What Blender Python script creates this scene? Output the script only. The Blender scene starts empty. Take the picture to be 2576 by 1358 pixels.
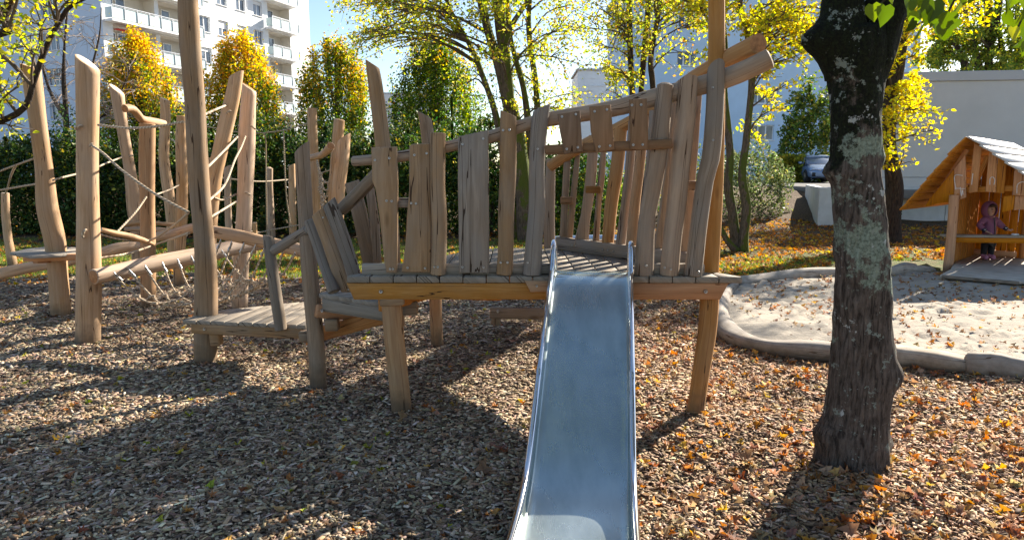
import bpy, math, random
import numpy as np
from mathutils import Vector, Matrix, noise
random.seed(7); rng = np.random.default_rng(7)
R = math.radians
sc = bpy.context.scene
col = sc.collection
# ---------------------------------------------------------------- camera numbers
CAMH, PITCH, FP, CU, CV = 1.6, R(8.17), 1700.0, 1287.5, 679.0
cp, sp = math.cos(PITCH), math.sin(PITCH)
def ray(u, v): return Vector((u-CU, FP*cp+(CV-v)*sp, -FP*sp+(CV-v)*cp))
def at(u, v, Y):
    r = ray(u, v); t = Y/r.y
    return Vector((r.x*t, Y, CAMH+r.z*t))
def mpp(v, Y): return Y/ray(CU, v).y
def gz(u, v, z=0.0):
    r = ray(u, v); t = (z-CAMH)/r.z
    return Vector((r.x*t, r.y*t, z))
def onplane(u, v, P, n):
    r = ray(u, v); o = Vector((0, 0, CAMH)); t = (P-o).dot(n)/r.dot(n)
    return o+r*t
def tag(o, label=None, cat=None, group=None, kind=None):
    if label: o['label'] = label
    if cat: o['category'] = cat
    if group: o['group'] = group
    if kind: o['kind'] = kind
    return o
def empty(name, loc, label, cat, group=None):
    o = bpy.data.objects.new(name, None); col.objects.link(o); o.location = loc
    o.empty_display_size = .2
    return tag(o, label, cat, group)
def link(name, me, parent=None):
    o = bpy.data.objects.new(name, me); col.objects.link(o)
    if parent is not None:
        o.parent = parent
        # keep world-space vertices: undo the ancestors' translation
        loc = Vector((0, 0, 0)); p = parent
        while p is not None: loc += p.location; p = p.parent
        o.location = -loc
    return o
# ---------------------------------------------------------------- materials
def newmat(name):
    m = bpy.data.materials.new(name); m.use_nodes = True
    nt = m.node_tree; nt.nodes.clear()
    out = nt.nodes.new('ShaderNodeOutputMaterial')
    return m, nt, out
def N(nt, t, **kw):
    n = nt.nodes.new(t)
    for k, v in kw.items():
        if k == 'inp':
            for kk, vv in v.items():
                n.inputs[kk].default_value = vv
        else: setattr(n, k, v)
    return n
def ramp(nt, fac, stops):
    r = nt.nodes.new('ShaderNodeValToRGB'); e = r.color_ramp.elements
    while len(e) < len(stops): e.new(.5)
    for i, (p_, c) in enumerate(stops): e[i].position = p_; e[i].color = (*c, 1)
    nt.links.new(fac, r.inputs[0]); return r.outputs[0]
def mixc(nt, fac, a, b, blend='MIX'):
    m = nt.nodes.new('ShaderNodeMix'); m.data_type = 'RGBA'; m.blend_type = blend
    for s, val in ((m.inputs[0], fac), (m.inputs[6], a), (m.inputs[7], b)):
        if isinstance(val, bpy.types.NodeSocket): nt.links.new(val, s)
        elif isinstance(val, (int, float)): s.default_value = val
        else: s.default_value = (*val, 1)
    return m.outputs[2]
def maprange(nt, val, a, b, c=0., d=1.):
    m = nt.nodes.new('ShaderNodeMapRange'); nt.links.new(val, m.inputs[0])
    for i, x in enumerate((a, b, c, d)): m.inputs[i+1].default_value = x
    return m.outputs[0]
def bump(nt, h, strength, dist, normal=None):
    b = nt.nodes.new('ShaderNodeBump'); b.inputs['Strength'].default_value = strength; b.inputs['Distance'].default_value = dist
    nt.links.new(h, b.inputs['Height'])
    if normal: nt.links.new(normal, b.inputs['Normal'])
    return b.outputs[0]
def noise_n(nt, vec, scale, detail=4, rough=.55, dist=0.):
    n = N(nt, 'ShaderNodeTexNoise', inp={'Scale': scale, 'Detail': detail, 'Roughness': rough, 'Distortion': dist})
    nt.links.new(vec, n.inputs['Vector']); return n.outputs['Fac']
def mapping(nt, vec, s):
    m = nt.nodes.new('ShaderNodeMapping'); m.inputs['Scale'].default_value = s
    nt.links.new(vec, m.inputs['Vector']); return m.outputs[0]
def wood(name, dark, mid, light, gray, grayamt=.5, stain=.5, rough=.75):
    m, nt, out = newmat(name)
    uv = nt.nodes.new('ShaderNodeUVMap').outputs[0]
    oi = nt.nodes.new('ShaderNodeObjectInfo')
    mul = N(nt, 'ShaderNodeMath', operation='MULTIPLY'); nt.links.new(oi.outputs['Random'], mul.inputs[0]); mul.inputs[1].default_value = 73.
    cb = nt.nodes.new('ShaderNodeCombineXYZ'); nt.links.new(mul.outputs[0], cb.inputs[0]); nt.links.new(mul.outputs[0], cb.inputs[2])
    ad = N(nt, 'ShaderNodeVectorMath', operation='ADD'); nt.links.new(uv, ad.inputs[0]); nt.links.new(cb.outputs[0], ad.inputs[1])
    v = ad.outputs[0]
    g1 = noise_n(nt, mapping(nt, v, (14, 1.1, 1)), 2.2, 6, .6, .6)
    g2 = noise_n(nt, mapping(nt, v, (60, 2.0, 1)), 2.5, 3, .6, .2)
    blot = noise_n(nt, mapping(nt, v, (3.2, 1.6, 1)), 1.6, 4, .6)
    d2 = tuple(m_*.80 for m_ in mid)
    c = ramp(nt, g1, [(.28, d2), (.48, mid), (.70, light)])
    c = mixc(nt, maprange(nt, g2, .42, .66, 0, .22), c, dark)
    c = mixc(nt, maprange(nt, blot, .38, .66, 0, grayamt), c, gray)
    # per-object tone
    hsv = nt.nodes.new('ShaderNodeHueSaturation'); nt.links.new(c, hsv.inputs['Color'])
    nt.links.new(maprange(nt, oi.outputs['Random'], 0, 1, .80, 1.14), hsv.inputs['Value'])
    m7 = N(nt, 'ShaderNodeMath', operation='MULTIPLY'); nt.links.new(oi.outputs['Random'], m7.inputs[0]); m7.inputs[1].default_value = 7.3; fr7 = N(nt, 'ShaderNodeMath', operation='FRACT'); nt.links.new(m7.outputs[0], fr7.inputs[0]); nt.links.new(maprange(nt, fr7.outputs[0], 0, 1, .78, 1.18), hsv.inputs['Saturation'])
    c = hsv.outputs[0]
    # cracks along the grain
    ck = noise_n(nt, mapping(nt, v, (13, .35, 1)), 1.0, 2, .5, .1)
    crack = nt.nodes.new('ShaderNodeMath'); crack.operation = 'COMPARE'
    nt.links.new(ck, crack.inputs[0]); crack.inputs[1].default_value = .5; crack.inputs[2].default_value = .0042
    c = mixc(nt, crack.outputs[0], c, (dark[0]*.35, dark[1]*.32, dark[2]*.3))
    # stains and knots
    kn = N(nt, 'ShaderNodeTexVoronoi', inp={'Scale': 1.0}); nt.links.new(mapping(nt, v, (5, 1.5, 1)), kn.inputs['Vector'])
    kf = maprange(nt, kn.outputs['Distance'], .03, .11, .7, 0)
    c = mixc(nt, kf, c, (dark[0]*.5, dark[1]*.42, dark[2]*.36))
    st = noise_n(nt, mapping(nt, v, (5, .9, 1)), 2.1, 5, .65)
    c = mixc(nt, maprange(nt, st, .60, .78, 0, stain*.6), c, (dark[0]*.55, dark[1]*.5, dark[2]*.46))
    # soil splashed on the foot of the posts
    tco = nt.nodes.new('ShaderNodeTexCoord').outputs['Object']; sz = nt.nodes.new('ShaderNodeSeparateXYZ'); nt.links.new(tco, sz.inputs[0])
    dn = noise_n(nt, tco, 9, 5, .65); da = N(nt, 'ShaderNodeMath', operation='MULTIPLY_ADD'); nt.links.new(dn, da.inputs[0]); da.inputs[1].default_value = -.30; nt.links.new(sz.outputs[2], da.inputs[2])
    c = mixc(nt, maprange(nt, da.outputs[0], -.14, .03, .75, 0), c, (.10,.07,.045))
    b = N(nt, 'ShaderNodeBsdfPrincipled', inp={'Roughness': rough}); b.inputs['Specular IOR Level'].default_value = .25
    nt.links.new(c, b.inputs['Base Color'])
    h = N(nt, 'ShaderNodeMath', operation='SUBTRACT'); nt.links.new(g1, h.inputs[0])
    cm = N(nt, 'ShaderNodeMath', operation='MULTIPLY'); nt.links.new(crack.outputs[0], cm.inputs[0]); cm.inputs[1].default_value = .5
    nt.links.new(cm.outputs[0], h.inputs[1])
    h2 = N(nt, 'ShaderNodeMath', operation='ADD'); nt.links.new(h.outputs[0], h2.inputs[0])
    gm = N(nt, 'ShaderNodeMath', operation='MULTIPLY'); nt.links.new(g2, gm.inputs[0]); gm.inputs[1].default_value = .5; nt.links.new(gm.outputs[0], h2.inputs[1])
    nt.links.new(bump(nt, h2.outputs[0], .35, .003), b.inputs['Normal'])
    nt.links.new(b.outputs[0], out.inputs[0]); return m
def simple(name, c, rough=.7, metal=0., nscale=8, namt=.15, spec=.4, bumpd=0., coord='Object'):
    m, nt, out = newmat(name)
    tc = nt.nodes.new('ShaderNodeTexCoord').outputs[coord]
    n = noise_n(nt, tc, nscale, 6, .62)
    cc = mixc(nt, maprange(nt, n, .3, .7), tuple(x*(1-namt) for x in c), tuple(min(1, x*(1+namt)) for x in c))
    b = N(nt, 'ShaderNodeBsdfPrincipled', inp={'Roughness': rough, 'Metallic': metal}); b.inputs['Specular IOR Level'].default_value = spec
    nt.links.new(cc, b.inputs['Base Color'])
    if bumpd: nt.links.new(bump(nt, n, .6, bumpd), b.inputs['Normal'])
    nt.links.new(b.outputs[0], out.inputs[0]); return m
def leafmat(name, trans=.5, rough=.55, sat=1.0):
    m, nt, out = newmat(name)
    a = N(nt, 'ShaderNodeAttribute', attribute_name='Col')
    d = N(nt, 'ShaderNodeBsdfPrincipled', inp={'Roughness': rough}); d.inputs['Specular IOR Level'].default_value = .3
    nt.links.new(a.outputs['Color'], d.inputs['Base Color'])
    t = N(nt, 'ShaderNodeBsdfTranslucent')
    hs = N(nt, 'ShaderNodeHueSaturation', inp={'Saturation': 1.15*sat, 'Value': 1.5}); nt.links.new(a.outputs['Color'], hs.inputs['Color'])
    nt.links.new(hs.outputs[0], t.inputs['Color'])
    mx = N(nt, 'ShaderNodeMixShader', inp={0: trans}); nt.links.new(d.outputs[0], mx.inputs[1]); nt.links.new(t.outputs[0], mx.inputs[2])
    nt.links.new(mx.outputs[0], out.inputs[0]); return m
def chipmat(name, rough=.8):
    m, nt, out = newmat(name)
    a = N(nt, 'ShaderNodeAttribute', attribute_name='Col')
    tc = nt.nodes.new('ShaderNodeTexCoord').outputs['Object']
    n = noise_n(nt, tc, 90, 3, .6)
    c = mixc(nt, maprange(nt, n, .4, .7, .0, .25), a.outputs['Color'], (.12, .08, .05))
    d = N(nt, 'ShaderNodeBsdfPrincipled', inp={'Roughness': rough}); d.inputs['Specular IOR Level'].default_value = .2
    nt.links.new(c, d.inputs['Base Color']); nt.links.new(d.outputs[0], out.inputs[0]); return m

M = {}
M['wood'] = wood('weathered_wood', (.18,.10,.05), (.315,.20,.112), (.41,.275,.165), (.27,.215,.165), .65, .7)
M['tan'] = wood('tan_larch_wood', (.22,.10,.035), (.39,.205,.085), (.50,.295,.14), (.35,.225,.13), .45, .4)
M['silver'] = wood('sunlit_roof_board', (.40,.37,.33), (.58,.55,.51), (.70,.67,.63), (.55,.53,.5), .5, .2, .38)  # weathered grey lightened: sun glare put into the colour
M['graywood'] = wood('grey_weathered_wood', (.14,.10,.07), (.245,.19,.14), (.34,.275,.215), (.23,.205,.18), .7, .5)
M['pale'] = wood('pale_debarked_wood', (.28,.15,.075), (.49,.305,.17), (.61,.415,.26), (.44,.33,.24), .5, .35, .62)
M['brown'] = wood('brown_board_wood', (.14,.07,.03), (.24,.13,.06), (.33,.19,.10), (.22,.135,.08), .4, .4)
M['orange'] = wood('orange_larch_wood', (.32,.11,.02), (.50,.20,.045), (.62,.28,.08), (.44,.19,.06), .35, .25, .6)
M['deck'] = wood('grey_deck_board', (.17,.135,.10), (.29,.24,.185), (.385,.33,.27), (.28,.25,.215), .7, .4)
M['end'] = simple('cut_end_grain', (.36,.17,.07), .8, 0, 40, .35)
M['endpale'] = simple('pale_cut_end', (.50,.42,.34), .8, 0, 30, .25)
M['endgray'] = simple('grey_cut_end', (.36,.31,.25), .8, 0, 30, .3)
M['rope'] = None
def ropemat():
    m, nt, out = newmat('beige_twisted_rope')
    uv = nt.nodes.new('ShaderNodeUVMap').outputs[0]
    w = N(nt, 'ShaderNodeTexWave', inp={'Scale': 14., 'Distortion': .3}); w.wave_type = 'BANDS'; w.bands_direction = 'DIAGONAL'
    nt.links.new(mapping(nt, uv, (1, 1, 1)), w.inputs['Vector'])
    c = mixc(nt, w.outputs['Fac'], (.27,.20,.13), (.55,.44,.32))
    b = N(nt, 'ShaderNodeBsdfPrincipled', inp={'Roughness': .85}); nt.links.new(c, b.inputs['Base Color'])
    nt.links.new(bump(nt, w.outputs['Fac'], .7, .004), b.inputs['Normal'])
    nt.links.new(b.outputs[0], out.inputs[0]); return m
M['rope'] = ropemat()
M['metal'] = simple('galvanised_metal', (.42,.42,.42), .4, 1., 30, .08)
M['darkmetal'] = simple('dark_screw_recess', (.05,.045,.04), .5, .6, 30, .2)
M['chrome'] = simple('polished_steel_tube', (.78,.78,.79), .11, 1., 3, .03)
def slidemat():
    m, nt, out = newmat('brushed_steel_bed')
    tc = nt.nodes.new('ShaderNodeTexCoord').outputs['Object']
    n = noise_n(nt, mapping(nt, tc, (2, 1.5, 1.5)), 1.2, 2, .5)
    br = noise_n(nt, mapping(nt, tc, (60, 1.5, 1.5)), 3, 3, .5)
    sm = noise_n(nt, mapping(nt, tc, (5, 2, 2)), 2, 6, .65)
    c = mixc(nt, maprange(nt, sm, .4, .75), (.50,.57,.55), (.37,.44,.43))
    b = N(nt, 'ShaderNodeBsdfPrincipled', inp={'Metallic': .86}); nt.links.new(c, b.inputs['Base Color'])
    rr = N(nt, 'ShaderNodeMath', operation='ADD'); nt.links.new(maprange(nt, n, .3, .7, .22, .32), rr.inputs[0]); nt.links.new(maprange(nt, br, .3, .7, 0, .012), rr.inputs[1])
    nt.links.new(rr.outputs[0], b.inputs['Roughness'])
    hh = N(nt, 'ShaderNodeMath', operation='ADD'); nt.links.new(n, hh.inputs[0]); nt.links.new(maprange(nt, br, 0, 1, 0, .002), hh.inputs[1])
    nt.links.new(bump(nt, hh.outputs[0], .04, .003), b.inputs['Normal'])
    nt.links.new(b.outputs[0], out.inputs[0]); return m
M['slide'] = slidemat()
M['leaf'] = leafmat('autumn_leaf', .55)
M['leafdark'] = leafmat('shrub_leaf', .3)
M['litter'] = leafmat('fallen_leaf', .3, .7)
M['grass'] = leafmat('grass_blade', .35)
M['chip'] = chipmat('wood_chip')
def barkmat(name, base, dark, lich=0., moss=0., scale=1.):
    m, nt, out = newmat(name)
    tc = nt.nodes.new('ShaderNodeTexCoord').outputs['Object']
    r1 = noise_n(nt, mapping(nt, tc, (38*scale, 38*scale, 5.5*scale)), 1.6, 6, .65, .5)
    r2 = noise_n(nt, tc, 22*scale, 6, .7)
    c = ramp(nt, r1, [(.36, dark), (.52, base), (.70, tuple(x*1.5 for x in base))])
    c = mixc(nt, maprange(nt, r2, .4, .7, 0, .4), c, dark)
    if lich:
        sep = nt.nodes.new('ShaderNodeSeparateXYZ'); nt.links.new(tc, sep.inputs[0])
        L = noise_n(nt, tc, 4.6, 10, .76)
        up = maprange(nt, sep.outputs[2], .3, 1.35, -.09, .075)
        up2 = maprange(nt, sep.outputs[2], 1.72, 2.05, 0, -.25)
        s1 = N(nt, 'ShaderNodeMath', operation='ADD'); nt.links.new(L, s1.inputs[0]); nt.links.new(up, s1.inputs[1])
        s2 = N(nt, 'ShaderNodeMath', operation='ADD'); nt.links.new(s1.outputs[0], s2.inputs[0]); nt.links.new(up2, s2.inputs[1])
        f = maprange(nt, s2.outputs[0], .57, .60)
        fine = noise_n(nt, tc, 70, 3, .7)
        lc = mixc(nt, maprange(nt, fine, .35, .6), (.12,.15,.11), (.30,.36,.29))
        ms = noise_n(nt, tc, 4.0, 7, .7)
        mz = maprange(nt, sep.outputs[2], 1.45, 2.0, -.08, .22)
        mx = maprange(nt, sep.outputs[0], 2.0, 1.75, -.05, .06)
        s3 = N(nt, 'ShaderNodeMath', operation='ADD'); nt.links.new(ms, s3.inputs[0]); nt.links.new(mz, s3.inputs[1])
        mf = maprange(nt, s3.outputs[0], .54, .60)
        c = mixc(nt, mf, c, mixc(nt, maprange(nt, fine, .4, .65), (.006,.006,.004), (.018,.026,.009)))
        c = mixc(nt, f, c, lc)
        sp2 = noise_n(nt, tc, 13, 5, .72); c = mixc(nt, maprange(nt, sp2, .60, .63, 0, .9), c, (.27,.31,.27))
        wn = noise_n(nt, mapping(nt, tc, (1, 1, 1)), 9, 6, .7)
        c = mixc(nt, maprange(nt, wn, .635, .66), c, (.50,.52,.50))
    if moss:
        sepn = nt.nodes.new('ShaderNodeSeparateXYZ'); nt.links.new(nt.nodes.new('ShaderNodeTexCoord').outputs['Normal'], sepn.inputs[0])
        ms = noise_n(nt, tc, 2.2, 6, .7)
        s3 = N(nt, 'ShaderNodeMath', operation='MULTIPLY_ADD'); nt.links.new(sepn.outputs[0], s3.inputs[0]); s3.inputs[1].default_value = .16; nt.links.new(ms, s3.inputs[2])
        c = mixc(nt, maprange(nt, s3.outputs[0], .56-.1*moss, .62-.1*moss, 0, .9), c, (.10,.13,.018))
    b = N(nt, 'ShaderNodeBsdfPrincipled', inp={'Roughness': .9}); b.inputs['Specular IOR Level'].default_value = .2
    nt.links.new(c, b.inputs['Base Color'])
    nt.links.new(bump(nt, r2, .5, .008/scale, bump(nt, r1, 1., .045/scale)), b.inputs['Normal'])
    nt.links.new(b.outputs[0], out.inputs[0]); return m
M['bigbark'] = barkmat('lichen_covered_bark', (.135,.108,.09), (.035,.027,.022), lich=1.)
M['bark'] = barkmat('grey_brown_bark', (.17,.125,.09), (.06,.045,.03), moss=1., scale=.8)
M['darkbark'] = barkmat('dark_bark', (.075,.055,.042), (.03,.022,.018), scale=.8)
M['twig'] = simple('thin_twig', (.10,.075,.055), .9, 0, 5, .2)
M['paletwig'] = simple('pale_bare_twig', (.26,.21,.18), .9, 0, 5, .2)

# ---------------------------------------------------------------- mesh builder
def catmull(P, n):
    P = np.array(P, float)
    if len(P) == 2:
        t = np.linspace(0, 1, n)[:, None]; return P[0]*(1-t)+P[1]*t
    seg = np.linalg.norm(np.diff(P[:, :3], axis=0), axis=1); s = np.concatenate([[0], np.cumsum(seg)])
    Q = np.vstack([2*P[0]-P[1], P, 2*P[-1]-P[-2]])
    out = []
    for x in np.linspace(0, s[-1], n):
        i = min(np.searchsorted(s, x, side='right')-1, len(P)-2); t = (x-s[i])/max(1e-9, s[i+1]-s[i])
        p0, p1, p2, p3 = Q[i], Q[i+1], Q[i+2], Q[i+3]
        out.append(.5*((2*p1)+(-p0+p2)*t+(2*p0-5*p1+4*p2-p3)*t*t+(-p0+3*p1-3*p2+p3)*t**3))
    return np.array(out)
class MB:
    def __init__(s): s.v = []; s.f = []; s.uv = []; s.mi = []
    def face(s, idx, uvs, mi=0): s.f.append(idx); s.uv.append(uvs); s.mi.append(mi)
    def log(s, pts, rad, seg=14, step=.07, wob=.04, cut0=None, cut1=None, capmi=1, mi=0, seed=None, bev=.12, caps=True, uvoff=0.):
        rd = random.Random(seed if seed is not None else random.random())
        if isinstance(rad, (int, float)): rad = [rad]*len(pts)
        A = [list(p)[:3]+[r] for p, r in zip(pts, rad)]
        L = sum((Vector(A[i+1][:3])-Vector(A[i][:3])).length for i in range(len(A)-1))
        n = max(len(A), int(L/step)+2, 3)
        C = catmull(A, n); P = C[:, :3]; rr = np.maximum(C[:, 3], .0008)
        T = np.gradient(P, axis=0); T /= np.linalg.norm(T, axis=1)[:, None]+1e-12
        up = Vector((0, 1, 0)) if abs(T[0][1]) < .8 else Vector((1, 0, 0))
        t0 = Vector(T[0]); nn = (up-t0*up.dot(t0)).normalized()
        ph = [rd.uniform(0, 6.28) for _ in range(8)]; k = [rd.uniform(1.5, 5) for _ in range(8)]
        rings = []; ss = 0.
        SS = np.concatenate([[0], np.cumsum(np.linalg.norm(np.diff(P, axis=0), axis=1))]); Ltot = SS[-1]
        for i in range(n):
            t = Vector(T[i]); nn = (nn-t*nn.dot(t)).normalized(); bb = t.cross(nn); S = SS[i]
            ring = []
            for j in range(seg):
                th = 2*math.pi*j/seg
                w = 1+wob*(math.sin(2*th+ph[0]+k[0]*S*.6)+.7*math.sin(3*th+ph[1]-k[1]*S*.5)+.6*math.sin(th+ph[2]+k[2]*S*.9)+.5*math.sin(ph[3]+k[3]*S*1.3)+.35*math.sin(5*th+ph[4]+k[4]*S*.3))
                off = (nn*math.cos(th)+bb*math.sin(th))*(rr[i]*w)
                p_ = Vector(P[i])+off
                for cut, dist, sg in ((cut1, Ltot-S, 1), (cut0, S, -1)):
                    if cut:
                        d, sl = cut; ext = 2.2*rr[i]*abs(sl)+.03
                        wgt = max(0., 1-dist/ext)
                        p_ = p_+t*(sg*sl*off.dot(Vector(d))*wgt)
                ring.append(p_)
            rings.append((ring, S))
        def capring(ring, T_, sg):
            c = sum(ring, Vector())/seg; b = bev*float(np.mean(rr))
            return [c+(q-c)*(1-bev)+T_*sg*b*.6 for q in ring]
        allr = []
        if caps: allr.append((capring(rings[0][0], Vector(T[0]), -1), -.01))
        allr += rings
        if caps: allr.append((capring(rings[-1][0], Vector(T[-1]), 1), Ltot+.01))
        base = len(s.v); rm = float(np.mean(rr))
        for ring, S in allr: s.v += [tuple(q) for q in ring]
        nr = len(allr)
        for i in range(nr-1):
            for j in range(seg):
                j2 = (j+1) % seg
                a = base+i*seg+j; b = base+i*seg+j2; c = base+(i+1)*seg+j2; d = base+(i+1)*seg+j
                u0 = 2*math.pi*j/seg*rm; u1 = 2*math.pi*(j+1)/seg*rm; v0 = allr[i][1]+uvoff; v1 = allr[i+1][1]+uvoff
                s.face((a, b, c, d), ((u0, v0), (u1, v0), (u1, v1), (u0, v1)), mi)
        if caps:
            for i, fl in ((0, True), (nr-1, False)):
                idx = [base+i*seg+j for j in range(seg)]
                if fl: idx = idx[::-1]
                s.face(tuple(idx), tuple((math.cos(2*math.pi*j/seg)*rm, math.sin(2*math.pi*j/seg)*rm) for j in range(seg)), capmi)
        return s
    def board(s, outline, thick, nrm=None, axis=(0, 0, 1), bev=.006, mi=0, sidemi=None):
        """outline: planar points facing the viewer; extruded away from the camera"""
        P = [Vector(p) for p in outline]
        auto = nrm is None
        if auto:
            nrm = Vector()
            for i in range(len(P)): nrm += (P[i]-P[0]).cross(P[(i+1) % len(P)]-P[0])
            nrm.normalize()
        nrm = Vector(nrm).normalized()
        c = sum(P, Vector())/len(P)
        if auto and nrm.dot(Vector((0, 0, CAMH))-c) < 0: nrm = -nrm
        area = Vector()
        for i in range(len(P)): area += (P[i]-P[0]).cross(P[(i+1) % len(P)]-P[0])
        if area.dot(nrm) < 0: P = P[::-1]
        n = len(P); ins = []
        for i in range(n):
            e1 = (P[i]-P[i-1]).normalized(); e2 = (P[(i+1) % n]-P[i]).normalized()
            n1 = nrm.cross(e1); n2 = nrm.cross(e2); m = (n1+n2)
            if m.length < 1e-6: m = n1
            m.normalize(); d = bev/max(.35, m.dot(n1))
            ins.append(P[i]+m*d)
        ax = Vector(axis).normalized(); sd = ax.cross(nrm); 
        if sd.length < .1: sd = Vector((1, 0, 0))
        sd.normalize(); ou = random.uniform(0, 9)
        def uv(p): return (p.dot(sd)+ou, p.dot(ax))
        R_ = [ins, [p-nrm*bev for p in P], [p-nrm*(thick-bev) for p in P], [p-nrm*thick for p in ins]]
        base = len(s.v)
        for ring in R_: s.v += [tuple(q) for q in ring]
        s.face(tuple(base+j for j in range(n)), tuple(uv(p) for p in ins), mi)
        s.face(tuple(base+3*n+j for j in reversed(range(n))), tuple(uv(R_[3][j]) for j in reversed(range(n))), mi)
        sm = mi if sidemi is None else sidemi
        for k in range(3):
            for j in range(n):
                j2 = (j+1) % n
                q = (base+k*n+j, base+(k+1)*n+j, base+(k+1)*n+j2, base+k*n+j2)
                pts = (R_[k][j], R_[k+1][j], R_[k+1][j2], R_[k][j2])
                s.face(q, tuple((uv(p)[0]+p.dot(nrm), uv(p)[1]) for p in pts), sm)
        return s
    def box(s, c, size, rot=None, axis=0, bev=.006, mi=0, capmi=None):
        """rounded-edge box; axis: grain direction 0,1,2 in local space"""
        c = Vector(c); hx, hy, hz = [x/2 for x in size]; b = min(bev, hx*.4, hy*.4, hz*.4)
        Mx = rot if rot is not None else Matrix.Identity(3)
        idx = {}; base = len(s.v)
        sgn = (-1, 1); k = 0
        for x in sgn:
            for y in sgn:
                for z in sgn:
                    for a in range(3):
                        l = [x*(hx-b), y*(hy-b), z*(hz-b)]; l[a] = (x, y, z)[a]*(hx, hy, hz)[a]
                        s.v.append(tuple(c+Mx@Vector(l))); idx[(x, y, z, a)] = base+k; k += 1
        ou = random.uniform(0, 9)
        inv = Mx.transposed()
        def uvf(i, nax):
            p_ = inv@(Vector(s.v[i])-c)
            al = p_[axis]; oth = [p_[q] for q in range(3) if q != axis]
            return (oth[0]+oth[1]+ou, al)
        def add(q, mi_):
            p_ = [Vector(s.v[i]) for i in q]
            nr = (p_[1]-p_[0]).cross(p_[2]-p_[0]); cc = sum(p_, Vector())/len(p_)
            if nr.dot(cc-c) < 0: q = q[::-1]
            s.face(tuple(q), tuple(uvf(i, 0) for i in q), mi_)
        for a in range(3):
            o = [q for q in range(3) if q != a]
            for sg in sgn:
                q = []
                for s1, s2 in ((-1, -1), (1, -1), (1, 1), (-1, 1)):
                    l = [0, 0, 0]; l[a] = sg; l[o[0]] = s1; l[o[1]] = s2; q.append(idx[(*l, a)])
                add(q, (capmi if (capmi is not None and a == axis) else mi))
        for a in range(3):
            o = [q for q in range(3) if q != a]
            for s1 in sgn:
                for s2 in sgn:
                    l0 = [0, 0, 0]; l0[o[0]] = s1; l0[o[1]] = s2
                    la = list(l0); la[a] = -1; lb = list(l0); lb[a] = 1
                    add([idx[(*la, o[0])], idx[(*lb, o[0])], idx[(*lb, o[1])], idx[(*la, o[1])]], mi)
        for x in sgn:
            for y in sgn:
                for z in sgn: add([idx[(x, y, z, 0)], idx[(x, y, z, 1)], idx[(x, y, z, 2)]], mi)
        return s
    def beam(s, A, B, w, h, up=(0, 0, 1), bev=.008, mi=0, capmi=None):
        A = Vector(A); B = Vector(B); x = (B-A).normalized(); y = Vector(up).cross(x).normalized(); z = x.cross(y)
        Mx = Matrix((x, y, z)).transposed()
        return s.box((A+B)/2, ((B-A).length, w, h), Mx, 0, bev, mi, capmi)
    def build(s, name, mats, parent=None, smooth=True, angle=50):
        me = bpy.data.meshes.new(name); me.from_pydata(s.v, [], s.f)
        for m_ in (mats if isinstance(mats, (list, tuple)) else [mats]): me.materials.append(m_)
        uvl = me.uv_layers.new(name='UVMap')
        uvl.data.foreach_set('uv', np.array([c for f in s.uv for p in f for c in p], dtype=np.float32))
        me.polygons.foreach_set('material_index', np.minimum(np.array(s.mi, dtype=np.int32), len(me.materials)-1))
        if smooth:
            me.polygons.foreach_set('use_smooth', np.ones(len(s.f), bool)); me.set_sharp_from_angle(angle=R(angle))
        me.update(); return link(name, me, parent)
# many small copies of one template polygon set, as one mesh
def mass(name, tv, tf, pos, rot, scl, colr, mat, parent=None):
    tv = np.array(tv, np.float32); tf = np.array(tf, np.int32); n = len(pos); k = len(tv); m, q = tf.shape
    scl = np.asarray(scl, np.float32)
    if scl.ndim == 1: scl = np.repeat(scl[:, None], 3, 1)
    V = tv[None]*scl[:, None, :]
    V = np.einsum('nij,nkj->nki', rot.astype(np.float32), V)+np.asarray(pos, np.float32)[:, None, :]
    me = bpy.data.meshes.new(name)
    me.vertices.add(n*k); me.vertices.foreach_set('co', V.ravel())
    me.loops.add(n*m*q); me.polygons.add(n*m)
    idx = (tf[None]+(np.arange(n, dtype=np.int32)*k)[:, None, None]).ravel()
    me.loops.foreach_set('vertex_index', idx.astype(np.int32))
    me.polygons.foreach_set('loop_start', (np.arange(n*m)*q).astype(np.int32))
    me.polygons.foreach_set('loop_total', np.full(n*m, q, np.int32))
    a = me.attributes.new('Col', 'FLOAT_COLOR', 'FACE')
    c4 = np.concatenate([colr, np.ones((n, 1))], 1).astype(np.float32)
    a.data.foreach_set('color', np.repeat(c4, m, axis=0).ravel())
    me.materials.append(mat); me.update(calc_edges=True)
    return link(name, me, parent)
def rots(n, tilt=3.14, flat=False, tiltmin=0.):
    yaw = rng.uniform(0, 2*np.pi, n); ti = rng.uniform(tiltmin, tilt, n) if not flat else np.abs(rng.normal(0, tilt, n)); az = rng.uniform(0, 2*np.pi, n)
    cy, sy = np.cos(yaw), np.sin(yaw); Z = np.zeros((n, 3, 3)); Z[:, 0, 0] = cy; Z[:, 0, 1] = -sy; Z[:, 1, 0] = sy; Z[:, 1, 1] = cy; Z[:, 2, 2] = 1
    ax = np.stack([np.cos(az), np.sin(az), np.zeros(n)], 1); c, s_ = np.cos(ti), np.sin(ti)
    K = np.zeros((n, 3, 3)); K[:, 0, 1] = -ax[:, 2]; K[:, 0, 2] = ax[:, 1]; K[:, 1, 0] = ax[:, 2]; K[:, 1, 2] = -ax[:, 0]; K[:, 2, 0] = -ax[:, 1]; K[:, 2, 1] = ax[:, 0]
    T = np.eye(3)[None]+s_[:, None, None]*K+(1-c)[:, None, None]*(K@K)
    return T@Z
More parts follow.
